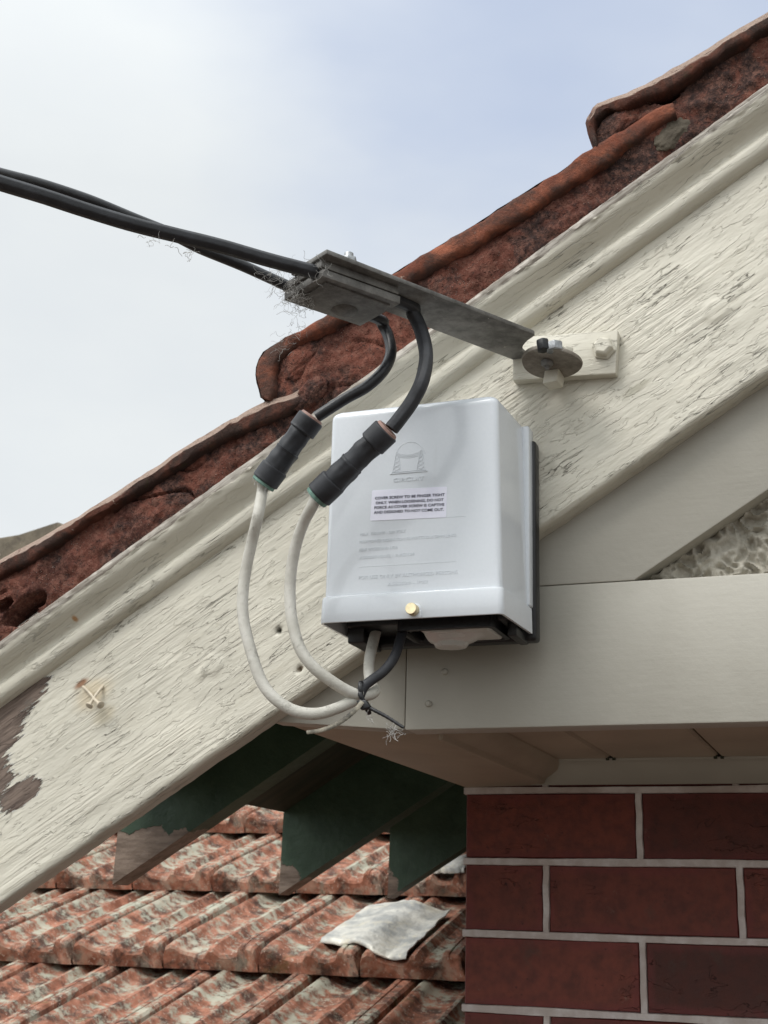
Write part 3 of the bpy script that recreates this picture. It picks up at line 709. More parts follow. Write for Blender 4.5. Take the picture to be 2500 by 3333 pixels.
# roof edge far to the left, over the verge
def far_roof():
    P = [(-260, 1790), (0, 1748), (60, 1738), (185, 1697), (240, 1720), (150, 1860), (-260, 2000)]
    Q = [at(a, b, 3.4) for a, b in P]
    o = obj('neighbouring_roof', prism([tuple(p) for p in Q], (0, .5, 0)), M_grey, None, bevel=.008)
    tag(o, 'sliver of grey green lichened roof beyond the verge tiles at the left edge', 'roof')
far_roof()
# ------------------------------------------------------------------ service fuse box
def z2(x, y): return 1000+.4822*x, 1200+.4822*y          # photograph coordinates of a detail view
def plastic():
    m = M('pale_grey_plastic', .22, .5); k = m.noise(300, 3, .5)
    c = m.mix(k, (.645, .68, .715), (.70, .73, .765)); s = m.math('MAXIMUM', m.step(m.noise(18, 6, .7), .62, .8, 0, .14), m.step(m.noise(1, 5, .7, m.co((70, 70, 9))), .62, .78, 0, .10)); c = m.mix(s, c, (.40, .41, .40))
    m.col(c); m.set('Roughness', m.step(m.noise(9, 5, .6), .35, .65, .10, .20)); m.set('Coat Weight', .25); m.set('Coat Roughness', .06)
    m.bump(m.noise(14, 3), .0004); return m.m
M_cover = plastic()
M_black = simple('black_plastic', (.006, .006, .007), .38, spec=.5, sc=60, bump=.0003)
M_brass = simple('brass', (.78, .66, .42), .32, metal=1, sc=90, var=.25, bump=.0002)
def sheet_white():
    m = M('sticker', .45, .4); m.col(m.mix(m.step(m.noise(40, 4, .6), .4, .8), (.86, .86, .96), (.78, .78, .90))); return m.m
M_stick = sheet_white(); M_ink = simple('navy_ink', (.012, .014, .05), .5)
def frost():
    m = M('clear_frosted_plastic', .35, .5); m.col((.60, .60, .56)); m.set('Transmission Weight', .25); m.set('IOR', 1.3); m.bump(m.noise(120, 3), .0003); return m.m
M_frost = frost()
YF = 1.11
fb = thing('fuse_box', (-.398, 1.20, H+.255), 'glossy pale grey service fuse box with white sticker and brass screw on the barge board', 'fuse box')
zb_, zr, zt_ = H+.2612, H+.2862, H+.4712
def rounded_rect(x0, x1, y0, y1, r, n=6, dr=.0034):
    P = []
    for cx, cy, a0 in ((x0+r, y0+r, 180), (x1-r, y0+r, 270)):
        for k in range(n+1):
            a = rad(a0+90*k/n); P.append((cx+r*math.cos(a), cy+r*math.sin(a)))
    return [(x0, y1)] + P + [(x1+dr, y1)]
def cover_shell():
    """open-bottomed moulded cover: skirt, step, body with drafted sides and rounded top"""
    secs = []                                                         # (z, x0, x1, y0, r)
    X0, X1 = -.4847, -.3095
    secs += [(zb_, X0, X1, YF-.0030, .006), (zb_+.0008, X0-.0002, X1+.0002, YF-.0034, .006), (zr-.0030, X0+.0002, X1-.0002, YF-.0032, .006), (zr-.0008, X0+.0006, X1-.0006, YF-.0026, .006), (zr, X0+.0016, X1-.0016, YF-.0006, .006)]
    x0, x1 = -.4829, -.3118
    zz = [zr+.0004, zr+.05, zr+.10, zr+.14, zt_-.010]
    for z in zz: t = (z-zr)/(zt_-zr); secs.append((z, x0-.0004*t, x1-.0046*t, YF, .0065))
    for k in range(1, 8):
        a = k/7*math.pi/2; d = .0085*(1-math.cos(a)); secs.append((zt_-.0085+.0085*math.sin(a), x0+d-.0004, x1-.0046-d, YF+d, .0065))
    V = []; n = None
    for z, a, b, y0, r in secs:
        ring = rounded_rect(a, b, y0, 1.196, r); n = len(ring); V += [(x, y, z) for x, y in ring]
    F = [(i*n+k, i*n+k+1, (i+1)*n+k+1, (i+1)*n+k) for i in range(len(secs)-1) for k in range(n-1)]
    F.append(tuple(range((len(secs)-1)*n, len(secs)*n)))
    # inner wall so the open bottom shows a thickness
    m0 = len(V)
    for z, t in ((zb_, .0024), (zr+.15, .0024)):
        ring = rounded_rect(X0+t+(.0022 if z > zb_ else 0), X1-t-(.0064 if z > zb_ else 0), YF-.003+t+(.003 if z > zb_ else 0), 1.196, .004)
        V += [(x, y, z) for x, y in ring]
    F += [(k, k+1, m0+k+1, m0+k) for k in range(n-1)]+[(m0+k, m0+k+1, m0+n+k+1, m0+n+k) for k in range(n-1)]+[tuple(range(m0+n, m0+2*n))]
    return V, F
cov = obj('cover', cover_shell(), M_cover, fb, angle=40)
for s, xa, xb2 in ((1, -.3165, -.3066), (-1, -.4848, -.4790)):
    ztop = H+.4665
    obj('cover_flange', box(xa, xb2, 1.1885, 1.2065, zr+.0005 if s > 0 else zb_+.002, ztop), M_cover, fb, bevel=.0018, seg=3)
obj('back_plate', box(-.482, -.3035, 1.2010, 1.2185, H+.2560, H+.4560), M_black, fb, bevel=.0035, seg=3)
base = obj('base_block', join(box(-.476, -.316, 1.150, 1.203, H+.266, H+.45), box(-.478, -.461, 1.160, 1.210, H+.2525, H+.30), box(-.322, -.3125, 1.165, 1.2105, H+.2535, H+.30)), M_black, fb, bevel=.002)
def gland(px, py, Y, r): c = at(px, py, Y); return lathe((c.x, Y, H+.267), (0, 0, -1), [(0, r+.003), (.002, r+.003), (.003, r+.001), (.008, r+.0006), (.0085, r-.0012), (.003, r-.0014)], 24)
obj('cable_gland', gland(1215, 2070, 1.172, .006), M_black, fb); obj('cable_gland', gland(1322, 2050, 1.150, .005), M_black, fb); obj('cable_gland', gland(1485, 2035, 1.145, .006), M_black, fb)
# fuse holder tray with clear window
def ring_xy(x0, x1, y0, y1, r, z, n=6):
    P = []
    for cx, cy, a0 in ((x0+r, y0+r, 180), (x1-r, y0+r, 270), (x1-r, y1-r, 0), (x0+r, y1-r, 90)):
        for k in range(n+1): a = rad(a0+90*k/n); P.append((cx+r*math.cos(a), cy+r*math.sin(a), z))
    return P
tl_, tr_ = at(1290, 2062, 1.140), at(1602, 2045, 1.140)
tx0, tx1 = tl_.x, tr_.x+.002; zt0 = H+.2570
def tray():
    L = [ring_xy(tx0, tx1, 1.136, 1.200, .008, zt0+.012), ring_xy(tx0, tx1, 1.136, 1.200, .008, zt0), ring_xy(tx0+.004, tx1-.004, 1.140, 1.196, .006, zt0-.0006), ring_xy(tx0+.006, tx1-.006, 1.142, 1.194, .005, zt0+.002), ring_xy(tx0+.006, tx1-.006, 1.142, 1.194, .005, zt0+.012)]
    n = len(L[0]); V = [p for r in L for p in r]; F = [(i*n+k, i*n+(k+1) % n, (i+1)*n+(k+1) % n, (i+1)*n+k) for i in range(len(L)-1) for k in range(n)]
    return V, F+[tuple(range(4*n, 5*n))]
tr = obj('fuse_holder', tray(), M_black, fb, angle=40)
def window():
    cx = at(1470, 2100, 1.17).x; x0, x1 = tx0+.022, tx1-.007; V = []; nu, nv = 60, 30
    def h(x, y):
        q = math.hypot((x-cx), (y-1.169)*1.25)
        a = max(0, min(1, (.034-q)/.018)); a = a*a*(3-2*a); b = max(0, min(1, (.0175-q)/.0035)); b = b*b*(3-2*b)
        e = min(x-x0, x1-x, y-1.1425, 1.194-y); ed = max(0, 1-e/.002)
        return zt0-.0005-.0065*a-.0045*b+.003*ed*ed
    V, F = gridmesh(nu, nv, lambda i, j: (x0+(x1-x0)*i/(nu-1), 1.1425+.0515*j/(nv-1), h(x0+(x1-x0)*i/(nu-1), 1.1425+.0515*j/(nv-1))))
    n = len(V); V += [(x, y, z+.0018) for x, y, z in V]; return V, F+[(d+n, c+n, b+n, a+n) for a, b, c, d in F]
obj('clear_window', window(), M_frost, tr, angle=60)
# brass thumb screw in its notch
c = at(*z2(700, 1618), YF-.012); ctr = Vector((c.x, YF-.003, c.z))
obj('screw_boss', join(lathe(at(*z2(728, 1628), YF-.003)+Vector((0, .004, 0)), (0, -1, 0), [(0, .0065), (.0045, .0062), (.0052, .005)], 24), box(ctr.x+.0015, ctr.x+.0075, YF-.0046, YF, zb_-.0002, ctr.z)), M_cover, fb, bevel=.0004)
def kn(h, r, n=40):
    V = []
    pr = [(0, r*.96), (.0006, r), (h-.0008, r), (h, r*.93), (h, r*.3)]
    for hh, rr_ in pr:
        for k in range(n*2):
            a = math.pi*k/n; q = rr_*(1-.035*(k % 2)*(1 if rr_ > r*.9 else 0)); V.append((ctr.x+q*math.cos(a), ctr.y-hh, ctr.z+q*math.sin(a)))
    m = 2*n; F = [(i*m+k, i*m+(k+1) % m, (i+1)*m+(k+1) % m, (i+1)*m+k) for i in range(len(pr)-1) for k in range(m)]
    return V, F+[tuple(range(4*m, 5*m))]
scr = obj('thumb_screw', kn(.0098, .0054), M_brass, fb, angle=25)
# sticker
YS = YF-.0004
ps = [at(*z2(*p), YS) for p in ((438, 822), (943, 795), (938, 1003), (425, 1027))]
def sticker():
    c = sum(ps, Vector())/4; P = []
    for k in range(4):
        p, a, b = ps[k], ps[k-1], ps[(k+1) % 4]; e1, e2 = (a-p).normalized()*.0011, (b-p).normalized()*.0011
        P += [p+e1, p+(e1+e2)*.3, p+e2]
    return prism(P, (0, .00035, 0))
st = obj('sticker', sticker(), M_stick, fb, smooth=False)
OUT = Vector((0, -1, 0))
def words(s, a, b, hgt, mat, par, depth, Y, bold=0, name='lettering'):
    A, B = at(*z2(*a), Y), at(*z2(*b), Y)
    return obj(name, text_geo(s, A, B, hgt, OUT, depth, bold), mat, par, smooth=False)
def joinwords(lst, mat, par, depth, Y, bold=0):
    gs = [text_geo(s, at(*z2(*a), Y), at(*z2(*b), Y), h, OUT, depth, bold) for s, a, b, h in lst]
    return obj('lettering', join(*gs), mat, par, smooth=False)
joinwords([('COVER SCREW TO BE FINGER TIGHT', (457, 883), (927, 858), .00262), ('ONLY. WHEN LOOSENING, DO NOT', (462, 915), (920, 892), .00262),
           ('FORCE AS COVER SCREW IS CAPTIVE', (453, 947), (925, 925), .00262), ('AND DESIGNED TO NOT COME OUT.', (450, 979), (922, 958), .00262)], M_ink, st, .0002, YS-.0002, .013)
joinwords([('MAX. 100 AMP - 500 VOLT', (357, 1130), (665, 1105), .0030), ('MAX.POWER DISSIPATION 95 WATTS 22 X 58MM LINKS', (353, 1180), (1005, 1133), .0030),
           ('PEAK WITHSTAND 17KA', (352, 1235), (610, 1216), .0030), ('AS60269.1/2.0/2.1 & AS3124', (352, 1287), (722, 1260), .0030)], M_cover, cov, .0005, YF-.0001, 0)
joinwords([('FOR USE ONLY BY AUTHORISED PERSONS', (347, 1423), (1015, 1383), .0034), ('AS60529 - IP23', (543, 1466), (812, 1448), .0032)], M_cover, cov, .0005, YF-.0001, 0)
joinwords([('CIRCUIT', (580, 766), (788, 752), .0040)], M_cover, cov, .0009, YF-.0001, 0)
def emblem():
    gs = []
    def bar(a, b, r=.00036): gs.append(tube([at(*z2(*a), YF-.0001), at(*z2(*b), YF-.0001)], r, 6))
    bar((560, 712), (812, 692), .0006); bar((560, 712), (578, 700)); bar((812, 692), (800, 682)); bar((578, 700), (800, 682))
    for (b0, b1, t) in (((575, 703), (632, 699), (607, 560)), ((738, 693), (795, 688), (770, 545))):
        tl, trr = (t[0]-8, t[1]+10), (t[0]+8, t[1]+9)
        bar(b0, tl); bar(b1, trr); bar(tl, t); bar(trr, t)
        n = 5; L = [(b0[0]+(tl[0]-b0[0])*k/n, b0[1]+(tl[1]-b0[1])*k/n) for k in range(n+1)]; R_ = [(b1[0]+(trr[0]-b1[0])*k/n, b1[1]+(trr[1]-b1[1])*k/n) for k in range(n+1)]
        for k in range(n): bar(L[k], R_[k+1], .00028); bar(R_[k], L[k+1], .00028)
    for dy in (0, 10, 20):
        pts = [at(*z2(612+(158)*t, 572+dy-14*t+16*math.sin(math.pi*t)), YF-.0001) for t in np.linspace(0, 1, 9)]; gs.append(tube(pts, .00026, 6))
    arc = [at(*z2(700+100*math.cos(a), 597+102*math.sin(a)), YF) for a in np.linspace(math.pi*1.04, math.pi*1.93, 26)]; gs.append(tube(arc, .00032, 6))
    return join(*gs)
obj('moulded_emblem', emblem(), M_cover, cov)
for a, b in (((945, 1003), (1070, 996)), ((350, 1340), (1005, 1300))): obj('moulded_line', tube([at(*z2(*a), YF+.0001), at(*z2(*b), YF+.0001)], .0003, 6), M_cover, cov)
# ------------------------------------------------------------------ wall bracket and clamp
def galv(name, c0, c1, paint=0.):
    m = M(name, .62, .4, .25); k = m.noise(30, 6, .7); c = m.mix(m.step(k, .35, .68), c0, c1)
    s = m.step(m.noise(12, 5, .7), .58, .68, 0, .6); c = m.mix(s, c, tuple(x*.55 for x in c0)); w = m.step(m.noise(90, 4, .7), .66, .72, 0, .5); c = m.mix(w, c, (.42, .41, .38))
    if paint: c = m.mix(m.step(m.noise(24, 5, .65), .66-paint, .68-paint), c, CREAM)
    m.col(c); m.bump(k, .0008); m.bump(m.noise(300, 4, .6), .0003); return m.m
M_galv = galv('weathered_galvanised', (.095, .091, .085), (.235, .228, .215)); M_galvp = galv('galvanised_with_paint', (.095, .091, .085), (.235, .228, .215), -.03)
M_bolt = simple('bright_bolt', (.34, .35, .36), .4, metal=.7, sc=150, var=.3, bump=.0005)
def r1(x, y): return 700+.844*x, 700+.844*y
br = thing('wall_bracket', (-.275, 1.215, H+.545), 'galvanised steel arm bracket bolted to the barge board above the fuse box', 'bracket')
zA = H+.5470
M_pl = painted_wood('painted_plate', crack=.5).m
obj('mounting_plate', prism([at(*p, 1.208) for p in ((1668, 1098), (2012, 1073), (2004, 1215), (1668, 1238))], (0, .0125, 0)), M_pl, br, bevel=.0016)
c = at(1966, 1135, 1.207); obj('hex_bolt', lathe(c, (0, -1, 0), [(0, .0125), (.002, .0120), (.0022, .0105), (.0085, .0100), (.0105, .0075)], 6), M_pl, br, bevel=.0009, smooth=False)
# arm: flat bar, its underside showing; parallel to the clamp plates
aR = atz(*r1(1230, 460), zA); aRl = atz(*r1(1182, 560), zA); aL = atz(*r1(430, 148), zA)
long_ = (aR-aL).normalized(); short = Vector((-long_.y, long_.x, 0))
wid = .054
aRc = aR+short*(aRl-aR).dot(short)
print('ARM', (aRl-aR).dot(short), (aRl-aR).dot(long_))
wl = (aRl-aR).dot(short)
P = [aL, aR]+[atz(*r1(*q), zA) for q in ((1233, 466), (1204, 486), (1188, 505), (1184, 524), (1204, 545), (1200, 572), (1178, 570))]+[aL+short*wid]
obj('arm', prism(P, (0, 0, .0045)), M_galvp, br, bevel=.0008)
# clamp plates
def cl(p, z): return atz(*r1(*p), z)
zU, zLo = zA-.0145, zA-.0135
def plate(nl, nr, w, z, t):
    a, b = nl, nr; s = Vector((-(b-a).y, (b-a).x, 0)).normalized()*w
    return [a, b, b+s, a+s], (0, 0, t)
nl, nr = cl((415, 235), zA-.016), cl((715, 342), zA-.016)
pl, d = plate(nl, nr, .062, zA-.0175, .0075)
obj('clamp_plate', prism(pl, d), M_galv, br, bevel=.0009)
s_ = (pl[3]-pl[0]).normalized(); l_ = (pl[1]-pl[0]).normalized()
obj('pressed_pad', prism([pl[0]+l_*.008+s_*.007-Vector((0, 0, .0022)), pl[1]-l_*.006+s_*.007-Vector((0, 0, .0022)), pl[2]-l_*.006-s_*.006-Vector((0, 0, .0022)), pl[3]+l_*.008-s_*.006-Vector((0, 0, .0022))], (0, 0, .0025)), M_galv, br, bevel=.0009)
up_ = Vector((0, 0, .0085))
obj('clamp_plate', prism([p+up_-l_*.002 for p in pl], (0, 0, .0073)), M_galv, br, bevel=.0009)
hc = cl((500, 368), zA-.0182)
obj('coach_bolt', lathe(hc+Vector((0, 0, .0005)), (0, 0, -1), [(0, .0125), (.0010, .0122), (.0030, .0098), (.0046, .006), (.0052, .001)], 32), M_galv, br)
tb = hc+Vector((0, 0, .026)); tb.x += .004; tb.y -= .006
tb = Vector((cl((515, 175), zA+.008).x, cl((515, 175), zA+.008).y, zA+.004))
obj('nut', join(lathe(tb, (0, 0, 1), [(0, .0078), (.006, .0078)], 6), cyl(tb, tb+Vector((0, 0, .011)), .0042)), M_bolt, br, bevel=.0006)
# pivot: disc, stub and nuts
zD = H+.5235; dc = atz(*r1(1300, 572), zD)
def disc():
    r0 = .0290; V, F = [], []; n = 56; prf = [(0, .002), (0, .012), (0, .024), (-.0006, r0), (.0014, r0+.0006), (.0030, r0), (.0024, .012), (.0024, .002)]
    for h, r in prf:
        for k in range(n):
            a = 2*math.pi*k/n; q = r*(1+.012*mn.noise((math.cos(a)*2, math.sin(a)*2, 0)))
            V.append((dc.x+q*math.cos(a), dc.y+q*math.sin(a)*1.0, zD+h+.0012*math.sin(a*2)*r/r0-q*math.sin(a)*.13-q*math.cos(a)*.06))
    F = [(i*n+k, i*n+(k+1) % n, (i+1)*n+(k+1) % n, (i+1)*n+k) for i in range(len(prf)-1) for k in range(n)]
    return V, F
obj('disc', disc(), galv('rusty_washer', (.14, .115, .09), (.30, .27, .23), .04), br, angle=40)
obj('pivot_bolt', join(lathe(Vector((dc.x-.004, dc.y-.004, zD+.001)), (0, 0, -1), [(0, .0062), (.0030, .0060), (.0050, .0045), (.0052, .0022), (.0080, .0022), (.0085, .001)], 16)), M_galvp, br)
sb = at(*r1(1298, 618), 1.190)
obj('stub', prism([sb+Vector((-.0085, -.004, -.0095)), sb+Vector((.0065, -.006, -.0085)), sb+Vector((.0080, -.002, .0085)), sb+Vector((.002, 0, .0125)), sb+Vector((-.0065, -.002, .0075))], (.002, .020, 0)), M_pl, br, bevel=.0015)
for k, (px, py, r, hh, mt) in enumerate(((1268, 496, .0065, .0105, M_black), (1310, 498, .0085, .008, M_bolt), (1352, 512, .0080, .006, M_pl))):
    q = atz(*r1(px, py+12), zD+.006); obj('nut', lathe(q-Vector((0, 0, .004)), (0.1*k-.15, 0, 1), [(0, r), (hh, r), (hh+.001, r*.8)], 6), mt, br, bevel=.0007)
# ------------------------------------------------------------------ cables
def rubber(name, c, ro, sc=60): return simple(name, c, ro, spec=.5, sc=sc, var=.35, bump=.0006, bsc=150)
M_rub = rubber('black_insulation', (.014, .0145, .017), .36); M_rub2 = rubber('matt_black_insulation', (.020, .021, .025), .55)
def white_ins():
    m = M('dirty_white_insulation', .5, .4); k = m.noise(30, 5, .65); c = m.mix(m.step(k, .3, .7), (.50, .48, .42), (.66, .64, .58))
    d = m.step(m.noise(75, 6, .75), .56, .68, 0, .65); c = m.mix(d, c, (.25, .235, .20)); g = m.noise(12, 4, .6); c = m.mix(m.step(g, .5, .7, 0, .45), c, (.37, .35, .30))
    m.col(c); m.bump(m.noise(200, 5, .7), .0008); return m.m
M_white = white_ins()
def path(pts, conv=lambda a, b: (a, b), n=10): return spline([at(*conv(p[0], p[1]), p[2]) for p in pts], n)
zc_ = zA-.0055                                               # the cables pass between arm and clamp plate
def zz(x, y): return 0+.7233*x, 450+.7233*y
def Yz(px, py, z): return atz(px, py, z).y
y1 = Yz(*r1(400, 200), zc_); y2 = Yz(*r1(300, 285), zc_)
ribs = lambda k: 1-.09*(1 if k % 3 == 0 else 0)
def drop(pts, r, name, mat, label, cat, prof=None, n=16, flat=None, **k):
    P = path(pts, n=10); o = obj(name, tube(P, [(r*1.18, r) if flat else r]*len(P), n, prof, up=flat), mat, None, angle=50, **k)
    tag(o, label, cat); return o, P
yq = y1; yp = y2
Q = [(-160, 150), (0, 201), (200, 262), (400, 328), (600, 388), (800, 438), (1000, 487), (1200, 545), (1400, 598)]
Pp = [(-160, 118), (0, 161), (200, 214), (400, 280), (600, 362), (780, 434), (900, 494), (1080, 568), (1200, 622), (1300, 668)]
def run(L, yend, y0):
    n = len(L); x0, x1 = L[0][0], L[-1][0]
    return [(*zz(a, b), y0+(yend-y0)*((a-x0)/(x1-x0))**.9) for a, b in L]
def incoming(L, yend, y0, tail, r, name, label, mat, prof=None):
    pts = run(L, yend, y0); P = path(pts, n=8)
    d = (P[0]-P[8]).normalized(); far = [P[0]+d*s+Vector((0, 0, .02*s*s)) for s in (6, 3, 1.2, .4)]
    T = [P_ for P_ in (at(*t[:2], t[2]) for t in tail)]
    full = spline(far, 4)[:-1]+P+spline([P[-1]]+T, 10)[1:]
    k0 = len(full)-len(T)*10; rr_ = [r*(.94+.06*max(0, min(1, (i-k0+6)/12)))*(1+.02*mn.noise(full[i]*40)) for i in range(len(full))]
    o = obj(name, tube(full, rr_, 24, prof), mat, None, angle=50); tag(o, label, 'cable', 'black supply cables'); return full
clB = Yz(*r1(735, 360), zc_-.002); clA = Yz(*r1(622, 412), zc_-.002)
B_t = [(*r1(730, 338), clB), (*r1(766, 384), clB+.013), (*r1(795, 448), clB+.014), (*r1(814, 540), clB+.003), (*r1(800, 635), clB-.010), (*r1(762, 715), clB-.012), (*r1(712, 785), clB-.014), (*r1(680, 825), clB-.015)]
A_t = [(*r1(618, 396), clA), (*r1(646, 424), clA+.012), (*r1(669, 470), clA+.014), (*r1(678, 535), clA+.007), (*r1(650, 600), clA-.004), (*r1(585, 662), clA-.010), (*r1(500, 710), clA-.015), (*r1(390, 780), clA-.02)]
incoming(Q, yq, .71, B_t, .0066, 'supply_cable', 'ribbed black supply cable curving down to the right-hand splice in front of the box', M_rub2, ribs)
incoming(Pp, yp, .725, A_t, .0054, 'supply_cable', 'smooth black supply cable curving down to the left-hand splice', M_rub)
def z3(x, y): return 750+.5425*x, 1250+.5425*y
YB, YA = clB-.016, clA-.021
# splice sleeves, taped
def tapemat():
    m = M('black_tape', .5, .45); k = m.noise(50, 5, .6); c = m.mix(m.step(k, .3, .75), (.014, .015, .018), (.034, .036, .042)); d = m.step(m.noise(18, 5, .65), .62, .75, 0, .4)
    m.col(m.mix(d, c, (.085, .085, .082))); m.set('Roughness', m.step(k, .3, .7, .42, .62)); m.bump(k, .0005); return m.m
M_tape = tapemat(); M_copper = simple('pink_copper_ring', (.34, .21, .175), .6, sc=90, var=.25, bump=.0005); M_verd = simple('verdigris', (.16, .27, .225), .8, sc=120, var=.3, bump=.001)
M_web = simple('cobweb_grey', (.42, .41, .39), .9, sc=60)
def splice(t, b, Y0, Y1, R, label, seed):
    T, B = at(*z3(*t), Y0), at(*z3(*b), Y1); ax = (B-T); L = ax.length; ax.normalize()
    root = thing('cable_splice', T.lerp(B, .5), label, 'cable splice', 'taped splices joining the cables')
    a = ax.orthogonal().normalized(); c_ = ax.cross(a)
    def body(prof, n=40, tp=0.):
        V = []; m = len(prof)
        for h, r in prof:
            for k in range(n):
                an = 2*math.pi*k/n; q = r+tp*.0007*mn.noise((math.cos(an)*2, math.sin(an)*2, h*60+seed))+tp*.0004*max(0, math.sin(h*420+an*1))
                V.append(tuple(T+ax*h+a*math.cos(an)*q+c_*math.sin(an)*q))
        F = [(i*n+k, i*n+(k+1) % n, (i+1)*n+(k+1) % n, (i+1)*n+k) for i in range(m-1) for k in range(n)]
        return V, F+[tuple(range(n)), tuple(range((m-1)*n, m*n))]
    def ov(h0, h1, r, s=.0012): return [(h0, r-s), (h0+s*.6, r-s*.2), (h0+s*1.4, r)] + [(h0+(h1-h0)*k/8, r*(1-.01*k/8)) for k in range(1, 8)] + [(h1-s*1.4, r), (h1-s*.6, r-s*.2), (h1, r-s)]
    obj('taped_body', body([(L*.12, R*.78)]+[(L*(.12+.36*k/10), R*(.80+.03*k/10)) for k in range(1, 10)]+[(L*.485, R*.84), (L*.49, R*.90), (L*.51, R*.90)]+[(L*(.52+.36*k/10), R*(.87+.02*k/10)) for k in range(0, 10)]+[(L*.90, R*.85)], tp=1.6), M_tape, root, angle=28)
    obj('collar', body(ov(L*.02, L*.22, R)), M_tape, root, angle=35); obj('collar', body(ov(L*.74, L*.955, R*1.02)), M_tape, root, angle=35)
    obj('copper_ring', body([(.0004, R*.50), (-.0006, R*.74), (-.0002, R*.82), (L*.03, R*.90)]), M_copper, root)
    obj('end_sleeve', body([(L*.90, R*.88), (L*.985, R*.90), (L*.995, R*.86), (L*.99, R*.74), (L*.93, R*.70), (L*.92, R*.2)]), M_verd, root)
    gs = []; rr = random.Random(seed)
    for k in range(30):
        an = rr.uniform(0, 6.28); p = T+ax*L*.985+(a*math.cos(an)+c_*math.sin(an))*R*rr.uniform(.4, .8); P_ = [p]
        for j in range(4): P_.append(P_[-1]+Vector((rr.uniform(-.002, .002), rr.uniform(-.002, .001), rr.uniform(-.0035, .0008))))
        gs.append(tube(spline(P_, 3), .00014, 4))
    w = obj('cobweb_tuft', join(*gs), M_web, root); w['kind'] = 'stuff'
    return T, B
TA, BA = splice((492, 195), (192, 605), YA, YA+.004, .0130, 'black taped splice on the left, beyond the box edge', 2)
TB, BB = splice((945, 270), (510, 688), YB, YB+.006, .0130, 'black taped splice on the right, in front of the box cover', 3)
# white tails looping down to the tie and up into the box
def cab(pts, r, name, label, mat, grp=None, n=10):
    P = path(pts, z3, n); k = [r*(1+.03*mn.noise(p*30)) for p in P]; o = obj(name, tube(P, k, 18, rough=.0), mat, None, angle=60); tag(o, label, 'cable', grp); return P
yT = 1.105
wa = [(196, 600, YA+.004), (190, 650, YA+.005), (165, 790, 1.045), (128, 950, 1.055), (92, 1120, 1.06), (74, 1270, 1.06), (80, 1420, 1.06), (120, 1590, 1.06), (185, 1780, 1.06), (270, 1890, 1.062), (390, 1962, 1.068), (520, 1978, 1.075), (640, 1945, 1.085), (740, 1900, 1.097), (800, 1872, 1.107), (845, 1860, 1.115), (868, 1838, 1.122), (850, 1805, 1.130), (832, 1740, 1.137), (836, 1640, 1.148), (866, 1510, 1.168), (874, 1460, 1.172)]
cab(wa, .0052, 'white_cable', 'longer dirty white cable in the outer loop from the left splice up into the box', M_white, 'white cables looped below the splices')
wb_ = [(512, 680, YB+.006), (495, 725, YB+.006), (440, 830, 1.052), (395, 960, 1.06), (366, 1110, 1.065), (357, 1270, 1.067), (372, 1430, 1.067), (420, 1590, 1.067), (500, 1700, 1.07), (610, 1785, 1.078), (700, 1840, 1.088), (760, 1866, 1.096), (782, 1872, 1.099)]
cab(wb_, .0052, 'white_cable', 'shorter dirty white cable in the inner loop from the right splice to the tie', M_white, 'white cables looped below the splices')
bk = [(772, 1880, 1.099), (800, 1818, 1.104), (850, 1775, 1.110), (915, 1728, 1.118), (968, 1665, 1.126), (1000, 1600, 1.134), (1020, 1530, 1.142), (1048, 1455, 1.150)]
cab(bk, .0046, 'black_lead', 'thin black cable rising from the tie into the underside of the box', M_rub2)
# cable tie
tie = thing('cable_tie', at(*z3(785, 1880), 1.09), 'black plastic cable tie with two long tails binding the white and black cables', 'cable tie')
def strap(pts, w, t, mat, name, par, ser=False, up=(0, -1, 0)):
    P = path(pts, z3, 8); N = len(P); R_ = [(t, w*(1-.25*(i/N)**3)*(1+(.14*(i % 2) if ser else 0))) for i in range(N)]
    return obj(name, tube(P, R_, 8, up=up), mat, par, angle=50)
for k, (ang, off) in enumerate(((.2, 0), (-.35, .006))):
    c0 = at(*z3(790, 1866), 1.103)+Vector((off*.3, 0, -off)); P = []
    ax = Vector((.85, .25, .45 if k else .1)).normalized(); a = ax.orthogonal().normalized(); b = ax.cross(a)
    P = [c0+a*math.cos(t)*.0095+b*math.sin(t)*.0130 for t in np.linspace(0, 2*math.pi, 30)]
    obj('loop', tube(P, [(.0008, .0021)]*len(P), 8, up=P[0]-c0), M_black, tie)
M_two = galv('worn_tie_tail', (.03, .028, .024), (.42, .38, .30))
strap([(792, 1905, 1.082), (760, 1945, 1.080), (700, 2000, 1.078), (620, 2050, 1.076), (540, 2078, 1.075), (458, 2090, 1.074)], .0021, .0008, M_two, 'tail', tie, True)
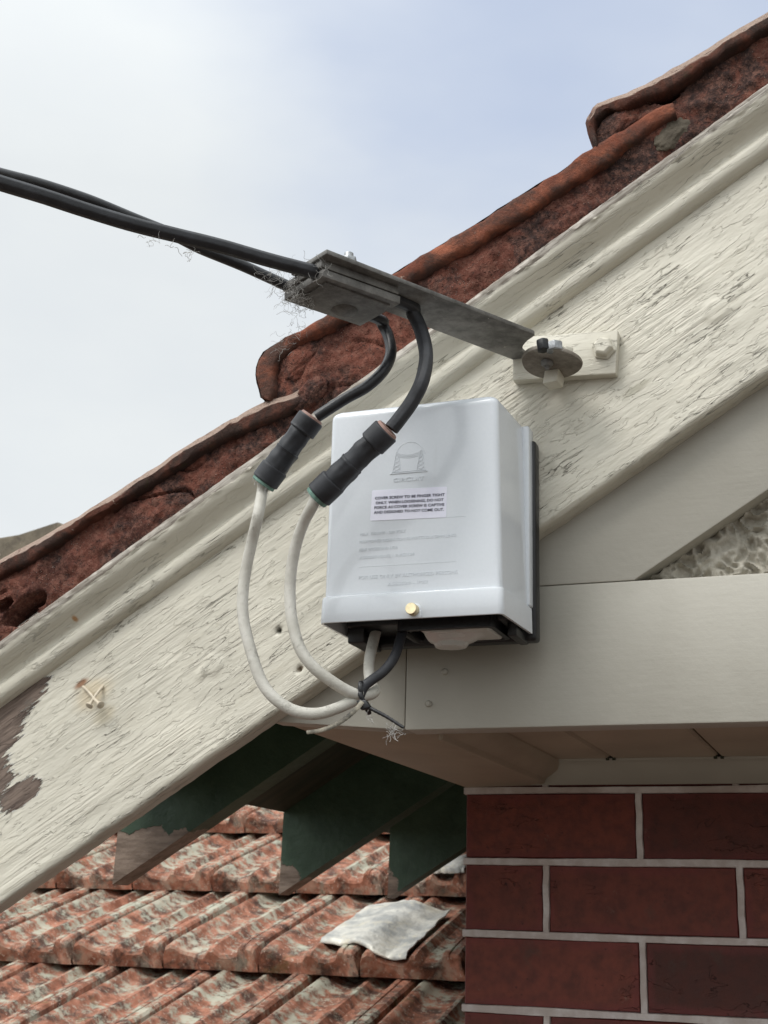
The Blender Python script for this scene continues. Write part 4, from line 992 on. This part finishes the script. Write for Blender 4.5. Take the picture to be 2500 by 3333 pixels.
strap([(775, 1900, 1.086), (840, 1945, 1.084), (930, 1992, 1.084), (1040, 2062, 1.084)], .0016, .0012, M_black, 'tail', tie, True)
hd = at(*z3(790, 1925), 1.082); obj('lock_head', prism([hd+Vector((-.006, 0, .004)), hd+Vector((.003, 0, .0045)), hd+Vector((.008, 0, -.002)), hd+Vector((-.001, 0, -.0045))], (0, .005, 0)), M_black, tie, bevel=.0008)
# cobwebs
def web(seeds, name, label, cat, r=.00016, step=.0035, n=9, seed=1):
    rr = random.Random(seed); gs = []
    for (p, k, d) in seeds:
        for _ in range(k):
            q = p+Vector((rr.gauss(0, d), rr.gauss(0, d*.5), rr.gauss(0, d))); P_ = [q]; dr = Vector((rr.gauss(0, 1), rr.gauss(0, 1), rr.gauss(0, 1)-.4)).normalized()
            for j in range(n): dr = (dr+Vector((rr.gauss(0, .7), rr.gauss(0, .7), rr.gauss(0, .7)))).normalized(); P_.append(P_[-1]+dr*step)
            gs.append(tube(spline(P_, 3), r*rr.uniform(.7, 1.5), 4))
    o = obj(name, join(*gs), M_web, None); tag(o, label, cat, None, 'stuff'); return o
pc = cl((340, 270), zA-.008)
S = [(pc, 110, .0045), (cl((310, 310), zA-.016), 70, .0055), (cl((270, 245), zA-.006), 22, .006), (cl((215, 225), zA-.006), 10, .005), (cl((322, 380), zA-.03), 10, .004), (cl((295, 450), zA-.045), 8, .004), (cl((275, 515), zA-.055), 6, .004), (cl((390, 195), zA-.004), 20, .005)]
web(S, 'cobweb', 'dusty grey cobweb clinging to the clamp where the cables enter', 'cobweb', .00011, .0026, 8)
web([(at(*zz(655, 462), .80), 4, .002), (at(*zz(720, 472), .82), 2, .001), (at(*zz(780, 490), .83), 3, .0015), (at(*zz(850, 515), .84), 8, .002)], 'cobweb', 'faint wisps of cobweb hanging under the twisted cables against the sky', 'cobweb', .00014, .0022, 5, 4)
web([(at(*z3(975, 2090), 1.082), 26, .0022), (at(*z3(815, 1990), 1.085), 8, .0015)], 'cobweb', 'pale tuft of cobweb on the end of the cable tie tail', 'cobweb', .00016, .0022, 5, 6)
